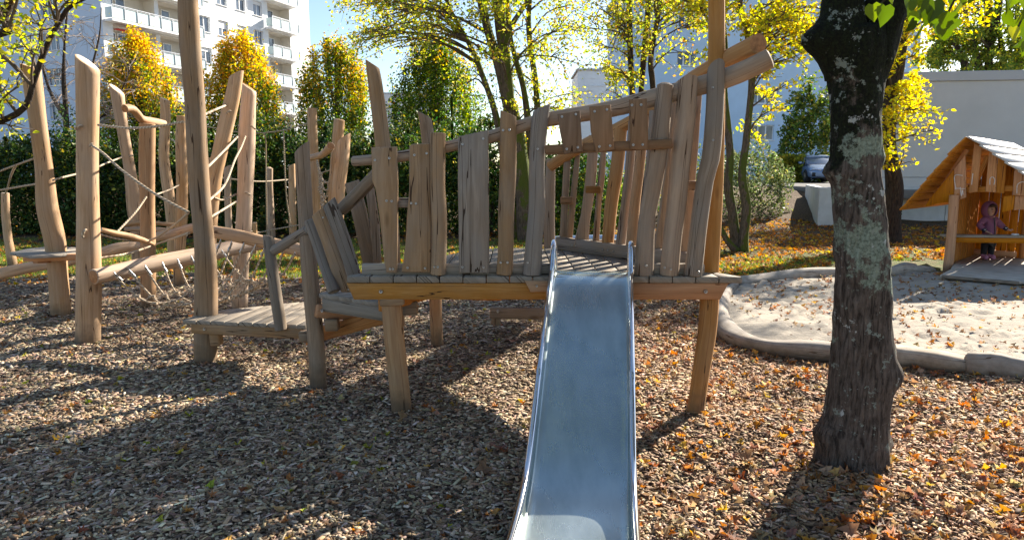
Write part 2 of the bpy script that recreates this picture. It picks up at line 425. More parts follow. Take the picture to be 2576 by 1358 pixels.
def pick(pal, n, jit=.18):
    pal = np.array(pal, float); w = pal[:, 3]/pal[:, 3].sum()
    c = pal[rng.choice(len(pal), n, p=w), :3]
    return np.clip(c*(1+rng.normal(0, jit, (n, 1)))*(1+rng.normal(0, jit*.35, (n, 3))), .003, .95)
LEAF = ([(0, -.5, 0), (.3, -.12, .07), (.22, .22, .07), (0, .55, -.04), (-.22, .22, .07), (-.3, -.12, .07)], [(0, 1, 2, 3), (0, 3, 4, 5)])
HEART = ([(0, -.38, 0), (.2, -.5, .05), (.42, -.32, .1), (.42, .0, .12), (.22, .32, .08), (0, .62, -.08), (-.22, .32, .08), (-.42, .0, .12), (-.42, -.32, .1), (-.2, -.5, .05)],
         [(0, 1, 2, 3), (0, 3, 4, 5), (0, 5, 6, 7), (0, 7, 8, 9)])
MAPLE_O = [(0, -.5), (.12, -.18), (.42, -.3), (.33, -.05), (.56, .16), (.3, .17), (.2, .28), (0, .62), (-.2, .28), (-.3, .17), (-.56, .16), (-.33, -.05), (-.42, -.3), (-.12, -.18)]
MAPLE = ([(x, y, .42*x*x+.30*abs(x)+.16*math.sin(5*y+x*6)+.12*y*y) for x, y in MAPLE_O]+[(0, .02, -.04)], [(14, i, (i+1) % 14) for i in range(14)])
CHIP = ([(-.5,-.5,-.5),(.5,-.42,-.5),(.44,.5,-.5),(-.5,.4,-.5),(-.42,-.5,.5),(.5,-.36,.42),(.4,.46,.5),(-.5,.36,.5)],
        [(4,5,6,7),(0,1,5,4),(1,2,6,5),(2,3,7,6),(3,0,4,7)])
# ---------------------------------------------------------------- terrain height
def sstep(a, b, x):
    t = np.clip((np.asarray(x, float)-a)/(b-a), 0, 1); return t*t*(3-2*t)
def hgt(x, y):
    x = np.asarray(x, float); y = np.asarray(y, float)
    h = .018*np.sin(1.7*x+.6)*np.sin(1.3*y+1.)+.012*np.sin(3.9*x+2.1*y)+.008*np.sin(7.3*y-2.7*x+1.)
    h = h-.018+.035*np.exp(-((x-1.86)**2+(y-3.45)**2)/.16)+.02*np.exp(-((x+1.6)**2+(y-2.8)**2)/.5)
    rise = sstep(18.5, 27.5, y)*1.05*sstep(4.5, 8.0, x-.0*y)
    return h+rise
def hz(x, y): return float(hgt(x, y))

# ---------------------------------------------------------------- play platform
screw_me = None
def screw_mesh():
    global screw_me
    if screw_me: return screw_me
    b = MB(); seg = 12
    prof = [(.0, -.0035, 1), (.28, -.0035, 1), (.34, -.006, 0), (.8, -.0065, 0), (1., -.003, 0), (1., .004, 0)]
    rings = []
    for r, y, mi in prof:
        if r == 0: b.v.append((0, -.001, 0)); rings.append([len(b.v)-1]*seg); continue
        st = len(b.v)
        for j in range(seg): a = 6.2832*j/seg; b.v.append((r*math.cos(a), y/.011*1.0, r*math.sin(a)))
        rings.append(list(range(st, st+seg)))
    for i in range(len(prof)-1):
        for j in range(seg):
            j2 = (j+1) % seg; q = (rings[i][j], rings[i+1][j], rings[i+1][j2], rings[i][j2])
            if i == 0: q = q[1:3]+(q[0],)
            b.face(q, tuple((0, 0) for _ in q), 1 if i < 1 else 0)
    o = b.build('screw', [M['metal'], M['darkmetal']], None); screw_me = o.data; bpy.data.objects.remove(o)
    return screw_me
def screw(parent, p, r=.011, name='screw', out=(0, -1, 0)):
    me = screw_mesh()
    o = bpy.data.objects.new(name, me); col.objects.link(o); o.parent = parent
    off = Vector((0, 0, 0)); q = parent
    while q is not None: off += q.location; q = q.parent
    r *= .8; o.location = Vector(p)-off; o.scale = (r, r, r)
    o.rotation_euler = Vector((0, -1, 0)).rotation_difference(Vector(out)).to_euler()
    return o

plat = empty('play_platform', (0, 4.9, 0), 'large weathered log play platform with crooked plank railings, carrying the steel slide', 'play platform')
def L(parent, name, uvs, Y, r, mats='wood', **kw):
    """log from traced centre line; Y a number or list; r px number or list"""
    n = len(uvs); Ys = Y if isinstance(Y, (list, tuple)) else [Y]*n; rs = r if isinstance(r, (list, tuple)) else [r]*n
    P = [at(u, v, y) for (u, v), y in zip(uvs, Ys)]; rr = [ri*mpp(v, y) for ri, (u, v), y in zip(rs, uvs, Ys)]
    b = MB(); b.log(P, rr, **kw)
    mm = {'wood': ['wood', 'endgray'], 'graywood': ['graywood', 'endgray'], 'pale': ['pale', 'endpale'], 'orange': ['orange', 'end'], 'woodend': ['tan', 'end'], 'tan': ['tan', 'endgray'], 'paleend': ['pale', 'end']}[mats]
    return b.build(name, [M[x] for x in mm], parent)
def B(parent, name, poly, Y, thick=.032, mat='wood', n=None, P0=None, axis=None, screws=(), bev=.006, sr=.0105):
    if P0 is None: pts = [at(u, v, Y) for u, v in poly]; nr = Vector((0, -1, 0))
    else: pts = [onplane(u, v, P0, n) for u, v in poly]; nr = n
    if axis is None: axis = (0, 0, 1)
    b = MB(); b.board(pts, thick, nr, axis, bev); o = b.build(name, M[mat], parent)
    for (u, v) in screws:
        p = at(u, v, Y) if P0 is None else onplane(u, v, P0, n)
        screw(o, p+Vector((0, -.001, 0)), sr)
    return o
def clip_poly(poly, a, b, c):      # keep a*x+b*y<=c
    out = []
    for i in range(len(poly)):
        p, q = poly[i], poly[(i+1) % len(poly)]
        fp_, fq = a*p[0]+b*p[1]-c, a*q[0]+b*q[1]-c
        if fp_ <= 0: out.append(p)
        if (fp_ < 0) != (fq < 0) and abs(fp_-fq) > 1e-9:
            t = fp_/(fp_-fq); out.append((p[0]+(q[0]-p[0])*t, p[1]+(q[1]-p[1])*t))
    return out
def planks(name, poly, ztop, thick, w, ang, mat, parent, gap=.007):
    """floor of planks, each clipped by the outline; ang = plank direction"""
    b = MB(); dx, dy = math.cos(ang), math.sin(ang); nx, ny = -dy, dx
    ds = [p[0]*nx+p[1]*ny for p in poly]; s = min(ds)
    while s < max(ds):
        c = clip_poly(clip_poly(poly, nx, ny, s+w-gap), -nx, -ny, -s)
        if len(c) >= 3:
            zz = ztop+random.uniform(-.002, .002); j = random.uniform(-.006, .006)
            P = [Vector((x+dx*j, y+dy*j, zz)) for x, y in c]
            # drop near-duplicate points
            Q = [P[0]]
            for p in P[1:]:
                if (p-Q[-1]).length > .012: Q.append(p)
            if (Q[0]-Q[-1]).length < .012: Q.pop()
            if len(Q) >= 3:
                ar = Vector()
                for i in range(len(Q)): ar += (Q[i]-Q[0]).cross(Q[(i+1) % len(Q)]-Q[0])
                if ar.length > .01: b.board(Q, thick, (0, 0, 1), (dx, dy, 0), .004)
        s += w
    return b.build(name, M[mat], parent)
YF = 4.36
# deck polygon, front edge straight, bow to the right, rear rail running diagonally
deck_poly = [(-1.11, YF), (1.50, YF), (1.24, 4.83), (.40, 6.05), (-.30, 6.05), (-.93, 4.66)]
planks('deck', deck_poly, .93, .042, .152, R(90), 'deck', plat)
# fascia beams under the front edge
b = MB(); z1, z0 = .885, .775
def fascia(name, x0, x1, s0, s1, mat, y=YF+.012, th=.055, zt=z1, zb=z0, screws=()):
    P = [(x0, y, zt), (x1, y, zt), (x1+s1, y, zb), (x0+s0, y, zb)]
    bb = MB(); bb.board([Vector(p) for p in P], th, (0, -1, 0), (1, 0, 0), .006); o = bb.build(name, M[mat], plat)
    for x in screws: screw(o, (x, y-.002, (zt+zb)/2), .017, 'bolt')
    return o
fascia('front_beam', -1.085, .24, .045, 0, 'tan', screws=(-.86,))
fascia('front_beam', .78, 1.42, 0, -.05, 'orange', screws=(1.27,))
fascia('backing_beam', .15, .85, 0, 0, 'orange', y=YF+.075, th=.05)
bb = MB(); bb.board([at(1319, 706, YF-.02), at(1378, 706, YF-.02), at(1378, 734, YF-.02), at(1334, 735, YF-.02)], .03, (0, -1, 0), (1, 0, 0)); o = bb.build('beam_splice_block', M['tan'], plat); screw(o, at(1350, 719, YF-.022), .011)
# front right legs
L(plat, 'leg', [(984, 748), (992, 850), (1003, 960), (1011, 1045)], [YF+.10, YF+.1, YF+.11, YF+.12], [27, 27, 26, 26], 'tan', cut1=((0, 0, 1), 0), seed=3)
L(plat, 'leg', [(1785, 735), (1778, 830), (1760, 950), (1744, 1070)], [YF+.12, YF+.1, YF+.06, YF+.02], [23, 22, 21, 21], 'woodend', seed=5)
L(plat, 'leg', [(1095, 738), (1096, 790), (1099, 868)], 6.28, [15, 15, 15.5], 'woodend', seed=6)
L(plat, 'leg', [(1478, 735), (1480, 835)], 6.5, 15, 'woodend', seed=16)
# under beams
def ubeam(name, A, Bp, w, h, mat='orange', bolt=None, capmi=None):
    bb = MB(); bb.beam(A, Bp, w, h, mi=0, capmi=capmi); o = bb.build(name, [M[mat], M['end']], plat)
    if bolt: screw(o, bolt, .017, 'bolt', out=(-.3, -.95, 0) if False else (0, -1, 0))
    return o
def P3(u, v, Y): return at(u, v, Y)
A = P3(958, 750, YF+.10); A.z = .725; o = ubeam('cross_beam', A, Vector((-.08, 6.0, .725)), .06, .10, 'orange')
screw(o, at(1008, 746, 4.62)+Vector((0, -.03, 0)), .017, 'bolt')
bb = MB(); bb.beam(at(955, 751, 4.40), at(1016, 748, 4.40), .05, .10); bb.build('beam_end_block', [M['wood']], plat)
ubeam('side_beam', (-.90, 4.62, .83), (-.28, 6.0, .83), .06, .10, 'orange')
ubeam('rear_beam', (-.25, 5.95, .83), (.42, 5.95, .83), .06, .10, 'orange')
ubeam('rear_beam', (.40, 5.9, .83), (1.2, 4.72, .83), .06, .10, 'orange')
ubeam('joist', (-.2, 4.46, .835), (-.1, 5.9, .835), .05, .09, 'orange')
ubeam('joist', (.5, 4.46, .835), (.42, 5.8, .835), .05, .09, 'orange')
ubeam('lower_cross_beam', at(1010, 735, 6.2), at(1256, 742, 5.2), .07, .085, 'orange')
bb = MB(); bb.beam(at(1012, 776, 4.75), at(1050, 774, 4.75), .07, .095); bb.build('beam_end_block', [M['wood']], plat)
# rear ramp: planks going down behind the deck
ra, rb = Vector((-.02, 6.02, .80)), Vector((.48, 6.02, .80)); rc, rd_ = Vector((.55, 7.5, .28)), Vector((-.05, 7.5, .28))
bb = MB()
for i in range(9):
    t0, t1 = i/9, (i+.93)/9
    q = [ra.lerp(rd_, t0), rb.lerp(rc, t0), rb.lerp(rc, t1), ra.lerp(rd_, t1)]
    bb.board(q, .035, Vector((0, .33, .94)), (1, 0, 0), .004)
bb.build('ramp', M['orange'], plat)
ubeam('ramp_beam', at(1232, 786, 6.6), at(1500, 792, 6.6), .06, .11, 'wood')
screw(plat, at(1252, 783, 6.56), .018, 'bolt')
L(plat, 'ramp_post', [(1247, 795), (1247, 815)], 6.7, 12, 'wood')
# mast log and rear posts on the platform
Yf = YF+.05
L(plat, 'tall_post', [(1800, -130), (1801, 60), (1801, 170), (1800, 330), (1796, 500), (1787, 688)], YF+.24, [20, 20, 20.5, 21, 21.5, 22], 'woodend', seed=11)
# hand rails
rail_f = L(plat, 'front_rail_log', [(888, 406), (960, 400), (1030, 390), (1150, 364), (1240, 343), (1330, 312), (1400, 298), (1540, 275), (1645, 247), (1777, 212), (1850, 188), (1935, 148)],
  [YF+.12]*10+[YF+.06, YF+.0], [13, 14, 15, 15, 16, 16, 18, 20, 22, 24, 25, 25], 'wood', cut1=((1, 0, 0), .0), cut0=((0, 0, 1), 0), seed=21, bev=.3)
rail_b = L(plat, 'rear_rail_log', [(1385, 418), (1450, 375), (1560, 320), (1645, 272), (1730, 208), (1820, 155), (1905, 110)],
  [6.08, 5.85, 5.5, 5.25, 4.95, 4.62, 4.42], [13, 15, 16, 17, 19, 22, 23], 'woodend', seed=22, cut1=((0, 1, 0), .9))
# front planks and logs on the deck
Yp = YF+.035
B(plat, 'plank', [(933, 371), (997, 369), (1000, 456), (999, 560), (999, 630), (997, 686), (971, 686), (966, 654), (954, 545), (944, 476), (936, 455)], Yp, .035, 'wood', screws=[(943, 403), (979, 398), (972, 505), (985, 506), (981, 676), (988, 676)])
B(plat, 'plank', [(1029, 366), (1040, 362), (1081, 361), (1081, 473), (1083, 560), (1082, 686), (1009, 685), (1014, 655), (1019, 615), (1023, 543), (1029, 473)], Yp, .035, 'wood', screws=[(1042, 390), (1073, 386), (1034, 511), (1046, 512), (1025, 673), (1069, 674)])
o = L(plat, 'railing_log', [(1102, 336), (1101, 400), (1101, 470), (1104, 530), (1105, 600), (1101, 689)], Yp+.02, [20, 20, 19.5, 20.5, 19.5, 20], 'wood', seed=31, cut1=((0,0,1),0)); screw(o, at(1101, 671, Yp-.035), .011); screw(o, at(1092, 671, Yp-.03), .009)
B(plat, 'plank', [(1152, 345), (1160, 342), (1228, 327), (1229, 450), (1230, 560), (1230, 688), (1154, 687), (1153, 560), (1151, 450)], Yp-.01, .035, 'graywood', screws=[(1163, 363), (1215, 349), (1163, 671), (1216, 672)])
o = L(plat, 'railing_log', [(1279, 288), (1279, 360), (1278, 440), (1273, 540), (1272, 620), (1268, 689)], Yp+.02, [21, 22, 21.5, 21, 20.5, 21], 'wood', seed=32, cut0=((-1, 0, .0), .42)); 
for q in ((1265, 328), (1281, 327), (1259, 660), (1276, 660)): screw(o, at(*q, Yp-.045), .0105)
o = L(plat, 'railing_log', [(1362, 272), (1354, 330), (1349, 420), (1349, 520), (1343, 600), (1338, 690)], Yp+.02, [20, 20.5, 20, 20.5, 20.5, 23], 'graywood', seed=33, cut0=((1, 0, 0), .6))
for q in ((1352, 375), (1327, 660)): screw(o, at(*q, Yp-.04), .0095)
o = L(plat, 'railing_log', [(1672, 215), (1663, 300), (1653, 390), (1641, 470), (1627, 550), (1618, 691)], Yp+.03, [20, 21, 22, 21, 20, 24], 'wood', seed=34, bev=.45); screw(o, at(1625, 668, Yp-.05), .0105)
o = L(plat, 'railing_log', [(1731, 203), (1723, 300), (1711, 394), (1702, 500), (1690, 600), (1682, 691)], Yp+.03, [24, 24, 24, 23, 23, 24.5], 'wood', seed=35, bev=.2, cut0=((0, -1, 0), .45)); 
for q in ((1671, 673), (1687, 677)): screw(o, at(*q, Yp-.055), .0105)
o = L(plat, 'railing_log', [(1800, 175), (1797, 280), (1788, 394), (1774, 450), (1757, 570), (1743, 692)], Yp+.01, [22, 22, 22, 21, 21, 22], 'graywood', seed=36, cut0=((0, -1, 0), 1.0))
for q in ((1792, 221), (1793, 353), (1757, 684)): screw(o, at(*q, Yp-.07), .0095)
# small hanging boards + cross bar
cb_ = MB(); cb_.beam(at(1370, 378, YF+.0), at(1690, 362, YF+.0), .04, .062); cb_.build('cross_bar', M['brown'], plat)
Yh = YF-.045
B(plat, 'hanging_board', [(1402, 287), (1459, 278), (1462, 330), (1466, 382), (1420, 388), (1408, 330)], Yh, .022, 'brown', screws=[(1413, 294), (1448, 288), (1425, 375), (1453, 371)])
B(plat, 'hanging_board', [(1482, 268), (1536, 263), (1541, 320), (1546, 377), (1499, 385), (1486, 330)], Yh, .022, 'brown', screws=[(1495, 281), (1526, 276), (1507, 369), (1534, 367)])
B(plat, 'hanging_board', [(1583, 250), (1627, 248), (1630, 315), (1631, 378), (1586, 377), (1584, 315)], Yh, .03, 'brown', screws=[(1589, 265), (1612, 264), (1592, 365), (1616, 364)])
# link blocks between the planks
b1 = MB(); b1.beam(at(990, 510, Yp+.055), at(1035, 510, Yp+.055), .03, .064); b1.build('link_block', M['graywood'], plat)
# toe boards
tb = MB(); tb.beam((-1.0, YF+.105, .965), (.26, YF+.105, .965), .04, .075); tb.build('toe_board', M['deck'], plat)
tb = MB(); tb.beam((.82, YF+.105, .965), (1.28, YF+.105, .965), .04, .075); tb.build('toe_board', M['deck'], plat)
rl0, rl1 = Vector((.385, 6.0, 0)), Vector((1.26, 4.72, 0))
tb = MB(); tb.beam(rl0+Vector((.02, -.02, .985)), rl1+Vector((.02, .0, .985)), .055, .11); o = tb.build('toe_board', M['graywood'], plat)
nb = Vector((-.825, -.565, 0))
for t in (.17, .2, .42, .46, .5, .6, .63, .72, .75): screw(o, rl0.lerp(rl1, t)+Vector((0, -.0, .985))+nb*.022, .008, out=nb)
# rear slats: base on the rear line
def rearY(u, v=640):
    r = ray(u, v); k = r.x/r.y; d = rl1-rl0   # x = k y
    t = (k*rl0.y-rl0.x)/(d.x-k*d.y); return (rl0+d*t).y
def rlog(uvs, r, mats='wood', name='rear_slat_log', **kw):
    Y = rearY(uvs[-1][0])+.05
    return L(plat, name, uvs, Y, r, mats, **kw)
rlog([(1385, 400), (1383, 470), (1381, 560), (1383, 634)], [12, 13, 14, 14], 'wood', seed=41)
def rboard(poly, th=.045, mat='wood', name='rear_slat_board', dy=.03):
    us = [p[0] for p in poly if p[1] > 560]; Y = rearY(sum(us)/len(us))+dy
    return B(plat, name, poly, Y, th, mat)
rboard([(1419, 395), (1436, 391), (1430, 500), (1424, 619), (1407, 619), (1413, 500)], .05)
rboard([(1448, 385), (1460, 382), (1449, 500), (1438, 621), (1423, 620), (1434, 500)], .05, dy=.05)
rboard([(1482, 340), (1507, 338), (1498, 470), (1483, 560), (1480, 625), (1442, 622), (1462, 540), (1473, 450)], .05)
rboard([(1516, 335), (1527, 333), (1521, 450), (1512, 520), (1506, 629), (1490, 628), (1502, 480)], .05, dy=.05)
rlog([(1562, 318), (1552, 420), (1537, 520), (1527, 632)], [15, 16, 16, 15], 'woodend', seed=42)  # tan wood here stands in for warm light bounced onto the slat
rlog([(1592, 305), (1583, 420), (1570, 540), (1557, 640)], [12, 12, 12.5, 13], 'wood', seed=43)
rlog([(1620, 292), (1610, 400), (1596, 520), (1586, 645)], [12, 12.5, 13, 14], 'woodend', seed=44)  # tan again, for the orange bounce light on this slat
rlog([(1646, 280), (1638, 400), (1627, 520), (1614, 655)], [14, 14, 14, 14], 'graywood', seed=45)
rboard([(1690, 245), (1706, 243), (1690, 420), (1673, 560), (1668, 652), (1642, 652), (1662, 520), (1680, 380)], .05)
rboard([(1752, 215), (1768, 210), (1756, 380), (1744, 520), (1730, 664), (1706, 662), (1722, 520), (1738, 380)], .05)
for (u0, u1, v0, v1) in ((1409, 1441, 495, 514), (1472, 1511, 468, 486), (1724, 1754, 455, 478)):
    Y = rearY((u0+u1)/2)-.01; b1 = MB(); b1.box(at((u0+u1)/2, (v0+v1)/2, Y), (.8*(u1-u0)*mpp(v0, Y)*1.2, .07, (v1-v0)*mpp(v0, Y)), None, 0, .006); b1.build('link_block', M['brown'], plat)
# left rail of the steps
L(plat, 'step_rail_log', [(860, 527), (900, 488), (952, 434)], [4.93, 4.80, 4.62], [17, 17, 16], 'graywood', seed=51)
L(plat, 'step_rail_log', [(686, 632), (722, 610), (775, 578)], [5.28, 5.18, 5.05], [13, 13.5, 14], 'graywood', seed=52)
L(plat, 'step_rail_log', [(676, 596), (680, 640), (692, 730), (707, 829)], [5.30, 5.27, 5.23, 5.20], [14, 14, 14, 14.5], 'graywood', seed=53, cut0=((1, 0, 0), -.35), bev=.3)
L(plat, 'step_rail_log', [(780, 556), (796, 600), (818, 670), (840, 733)], [4.93, 4.9, 4.84, 4.78], [15, 15, 15, 15.5], 'graywood', seed=54, bev=.3)
B(plat, 'plank', [(783, 545), (811, 521), (835, 590), (860, 660), (884, 735), (858, 735), (838, 700), (808, 610)], 4.80, .045, 'wood', axis=(-.3, 0, .95), screws=[(812, 547), (876, 728)], sr=.008)
B(plat, 'plank', [(811, 520), (839, 497), (862, 555), (880, 605), (905, 690), (912, 736), (884, 737), (862, 660), (838, 590)], 4.72, .045, 'graywood', axis=(-.3, 0, .95))
B(plat, 'plank', [(866, 463), (900, 452), (919, 525), (936, 610), (950, 684), (915, 684), (905, 630), (888, 555)], 5.15, .045, 'wood', axis=(-.2, 0, .97))
B(plat, 'plank', [(917, 473), (938, 470), (952, 560), (958, 684), (941, 684), (930, 560)], 5.05, .045, 'wood')
b1 = MB(); b1.beam(at(925, 563, 5.2), at(944, 560, 5.2), .03, .062); b1.build('link_block', M['graywood'], plat)
L(plat, 'leaning_post', [(936, 162), (944, 220), (957, 320), (966, 400), (978, 520), (990, 690), (1000, 820)], 5.6, [16, 18, 19, 19.5, 20, 20, 20], 'wood', seed=61, cut0=((-1, 0, -.2), .8))
L(plat, 'leaning_post', [(1068, 290), (1076, 345), (1083, 420), (1088, 540), (1092, 700)], 6.0, [15, 16, 17, 17, 17], 'wood', seed=62, cut0=((-1, 0, 0), .75))
# step deck
sd = [(-1.46, 5.02), (-.84, 4.62), (-.70, 4.95), (-.98, 5.42), (-1.36, 5.40)]
planks('step_deck', sd, .70, .035, .12, R(33), 'deck', plat)
def vbeam(name, A, Bp, w, h, mat, bolt=None):
    bb = MB(); bb.beam(A, Bp, w, h); o = bb.build(name, M[mat], plat)
    if bolt is not None: screw(o, bolt, .016, 'bolt')
    return o
vbeam('step_beam', Vector((-1.42, 5.02, .615)), Vector((-.86, 4.66, .615)), .05, .10, 'deck')
vbeam('step_beam', at(794, 781, 5.0), at(965, 795, 5.35), .06, .10, 'orange', at(810, 781, 4.96))
vbeam('brace_beam', at(770, 850, 5.35), at(985, 790, 4.9), .05, .115, 'orange')
vbeam('beam_end_block', at(819, 817, 5.0), at(852, 816, 5.0), .07, .09, 'wood')
vbeam('beam_end_block', at(754, 846, 5.1), at(778, 845, 5.1), .07, .085, 'wood')
L(plat, 'step_post', [(759, 372), (762, 430), (768, 530), (780, 690), (792, 830), (800, 975)], [5.12, 5.12, 5.1, 5.08, 5.06, 5.06], [19, 19, 19, 20, 20, 20.5], 'wood', seed=63, cut0=((1, 0, 0), .8))
# low deck
ld = [(-2.73, 5.40), (-1.62, 5.20), (-1.55, 5.45), (-1.90, 6.2), (-2.57, 5.78)]
planks('low_deck', ld, .415, .032, .125, R(83), 'deck', plat)
vbeam('low_deck_beam', (-2.62, 5.42, .345), (-1.66, 5.235, .345), .05, .09, 'wood', (-2.50, 5.37, .345))
vbeam('low_deck_beam', (-2.5, 5.75, .345), (-1.92, 6.1, .345), .05, .09, 'wood')
vbeam('beam_end_block', at(532, 850, 5.50), at(556, 849, 5.50), .09, .12, 'wood')
L(plat, 'mast_post', [(468, -160), (472, 0), (478, 120), (490, 260), (497, 380), (505, 500), (513, 600), (518, 700), (518, 925)], 5.62, [22, 23, 24, 23.5, 24, 25, 25.5, 27, 27], 'wood', seed=64)

# ---------------------------------------------------------------- slide
slide = empty('metal_slide', (.4, 3.3, 0), 'brushed stainless steel slide with round tube edges running down from the platform', 'slide')
prof = [(-.10, .935), (-.02, .932), (.04, .915), (.12, .865), (.45, .645), (.8, .40), (1.05, .225), (1.25, .115), (1.45, .06), (1.7, .04), (2.05, .045), (2.25, .05)]
S0, S1 = Vector((.515, YF, 0)), Vector((.243, 2.52, 0)); sdv = (S1-S0); sdv.normalize(); snv = Vector((-sdv.y, sdv.x, 0))   # snv to the right (x+)
if snv.x < 0: snv = -snv
prs = catmull([(a, b_, 0) for a, b_ in prof], 60)
hw = .241
def spt(s, z, off): p = S0+sdv*s+snv*off; return Vector((p.x, p.y, z))
bm_ = MB()
cross = [(-hw-.01, .09), (-hw, .012), (-hw+.012, .003), (-hw+.03, 0), (0, -.0), (hw-.03, 0), (hw-.012, .003), (hw, .012), (hw+.01, .09)]
cross = [(-hw-.008, .085), (-hw-.004, .03), (-hw+.002, .010), (-hw+.016, .001)]+[(x, 0) for x in np.linspace(-hw+.05, hw-.05, 7)]+[(hw-.016, .001), (hw-.002, .010), (hw+.004, .03), (hw+.008, .085)]
nc = len(cross)
for i, (s_, z_, _) in enumerate(prs):
    i0, i1 = max(0, i-1), min(len(prs)-1, i+1); ds, dz = prs[i1][0]-prs[i0][0], prs[i1][1]-prs[i0][1]; l_ = math.hypot(ds, dz); ns, nz = -dz/l_, ds/l_
    for o_, h_ in cross:
        bm_.v.append(tuple(spt(s_+ns*h_, z_+nz*h_, o_)))
for i in range(len(prs)-1):
    for j in range(nc-1):
        a = i*nc+j; bm_.face((a, a+1, a+nc+1, a+nc), ((0, 0),)*4)
sb = bm_.build('slide_bed', M['slide'], slide, angle=80)
so = sb.modifiers.new('thick', 'SOLIDIFY'); so.thickness = .004; so.offset = -1
for sg in (-1, 1):
    pts = []
    # top loop: from the deck up, over and down along the bed edge
    top = [(-.20, .935), (-.205, 1.02), (-.17, 1.11), (-.10, 1.145), (-.035, 1.10), (.03, .985), (.12, .915)]
    for s_, z_ in top: pts.append(spt(s_, z_, sg*(hw+.012)))
    for i in range(20, len(prs), 3):
        s_, z_, _ = prs[i]; i0, i1 = max(0, i-1), min(len(prs)-1, i+1); ds, dz = prs[i1][0]-prs[i0][0], prs[i1][1]-prs[i0][1]; l_ = math.hypot(ds, dz)
        if s_ > .16: pts.append(spt(s_-dz/l_*.088, z_+ds/l_*.088, sg*(hw+.012)))
    b1 = MB(); b1.log(pts, .0175, seg=16, step=.03, wob=0, bev=.1); b1.build('side_tube', [M['chrome']], slide)
b1 = MB(); b1.beam(spt(-.12, .938, -hw), spt(-.12, .938, hw), .1, .008, bev=.002); b1.build('top_lip', M['slide'], slide)
for sg in (-1, 1):
    b1 = MB(); b1.log([spt(1.6, .03, sg*.2), spt(1.6, -.06, sg*.2)], .02, seg=12, wob=0); b1.build('support_leg', [M['metal']], slide)

# ---------------------------------------------------------------- rope course: poles
PG = 'debarked poles of the rope climbing course'
def pole(uvs, Y, r, label, **kw):
    n = len(uvs); foot = at(*uvs[-1], Y if not isinstance(Y, (list, tuple)) else Y[-1])
    root = empty('climbing_pole', (foot.x, foot.y, 0), label, 'pole', PG)
    e = uvs[-1]; p2 = uvs[-2]; k = 14.; uv2 = list(uvs)+[(e[0]+(e[0]-p2[0])/max(1, e[1]-p2[1])*k, e[1]+k)]
    Yl = list(Y) if isinstance(Y, (list, tuple)) else [Y]*n; rl = list(r) if isinstance(r, (list, tuple)) else [r]*n
    L(root, 'pole_log', uv2, Yl+[Yl[-1]], rl+[rl[-1]], kw.pop('mats', 'pale'), **kw)
    return root
def knot(root, u, v, Y, r=7, ang=.6, rr=.011):
    c = at(u, v, Y); m_ = mpp(v, Y)*r; b1 = MB()
    pts = [c+Vector((math.cos(a)*m_*math.cos(ang), -abs(math.sin(a))*m_*.55-.004, math.cos(a)*m_*math.sin(ang)+.3*m_*math.sin(a))) for a in np.linspace(-.15, 3.3, 9)]
    b1.log(pts, rr, seg=8, step=.012, wob=0); return b1.build('rope_knot', [M['rope']], root)
def Yg(u, v): return gz(u, v).y
p1 = pole([(76, 168), (86, 240), (97, 320), (112, 430), (120, 520), (140, 610), (148, 700), (155, 795)], 7.48, [23, 21, 20, 21, 24, 24, 22.5, 22], 'thick leaning pole standing through the round table board at far left', cut0=((1, 0, -.3), -.35), seed=71)
p2 = pole([(219, 158), (220, 260), (221, 400), (222, 560), (222, 700), (222, 860)], 6.35, [26, 26, 26, 26, 28, 28], 'stout upright pole with slanted top, rope knots and the near end of the long beam', cut0=((-1, 0, .0), .72), seed=72)
knot(p2, 199, 322, 6.25, 9, .5, .012); knot(p2, 214, 588, 6.24, 11, 1.1, .013); knot(p2, 231, 366, 6.25, 5, .8, .01)
p3 = pole([(294, 226), (303, 290), (318, 380), (330, 450), (338, 520), (345, 580), (348, 640)], 9.9, [16, 15, 14, 15, 17, 15, 15], 'leaning pole with pointed slanted top left of the crooked cross log', cut0=((-1, 0, 0), 1.0), seed=73)
knot(p3, 331, 394, 9.8, 5, .4, .012)
p4 = pole([(370, 312), (370, 400), (371, 500), (372, 620), (374, 772)], 8.06, [17.5, 18, 17.5, 18, 18], 'upright brown-stained pole carrying the crooked cross log', mats='woodend', seed=74)
p5 = pole([(414, 250), (416, 300), (413, 400), (426, 500), (430, 560), (434, 640)], 11.5, [12, 12, 12, 13, 12, 12], 'slim pole right of the crooked cross log', seed=75, cut0=((1, 0, 0), -.4))
p6 = pole([(458, 293), (456, 350), (458, 450), (456, 540), (452, 630), (450, 720)], 9.6, [13, 14, 14, 14, 13, 13], 'pole partly hidden behind the tall mast log', seed=76)
p7 = pole([(594, 188), (586, 240), (570, 310), (552, 390), (538, 450), (531, 520), (527, 600), (526, 660)], 7.6, [16, 17, 18, 18, 19, 17, 16, 16], 'strongly leaning pole with sharp slanted tip right of the tall mast log', cut0=((1, 0, .2), .85), seed=77)
knot(p7, 576, 284, 7.5, 6, .6); knot(p7, 565, 266, 7.52, 3, .5)
p8 = pole([(627, 222), (623, 280), (620, 350), (617, 450), (613, 560), (606, 680), (604, 776)], 8.0, [17, 18.5, 20, 20, 20, 19, 19], 'thick pale pole with two rope knots behind the low deck', cut0=((1, 0, 0), -.55), mats='paleend', seed=78)
knot(p8, 637, 322, 7.9, 6, -.6, .012); knot(p8, 623, 488, 7.9, 7, -.4, .012)
p9 = pole([(572, 420), (573, 500), (576, 580), (577, 645)], 12.3, 8.5, 'short slim pole between the two thick ones behind the mast', cut0=((-1, 0, 0), -.6), seed=79)
p10 = pole([(524, 398), (524, 500), (523, 620)], 13.5, 7.5, 'small pole just right of the tall mast log, far back', seed=80)
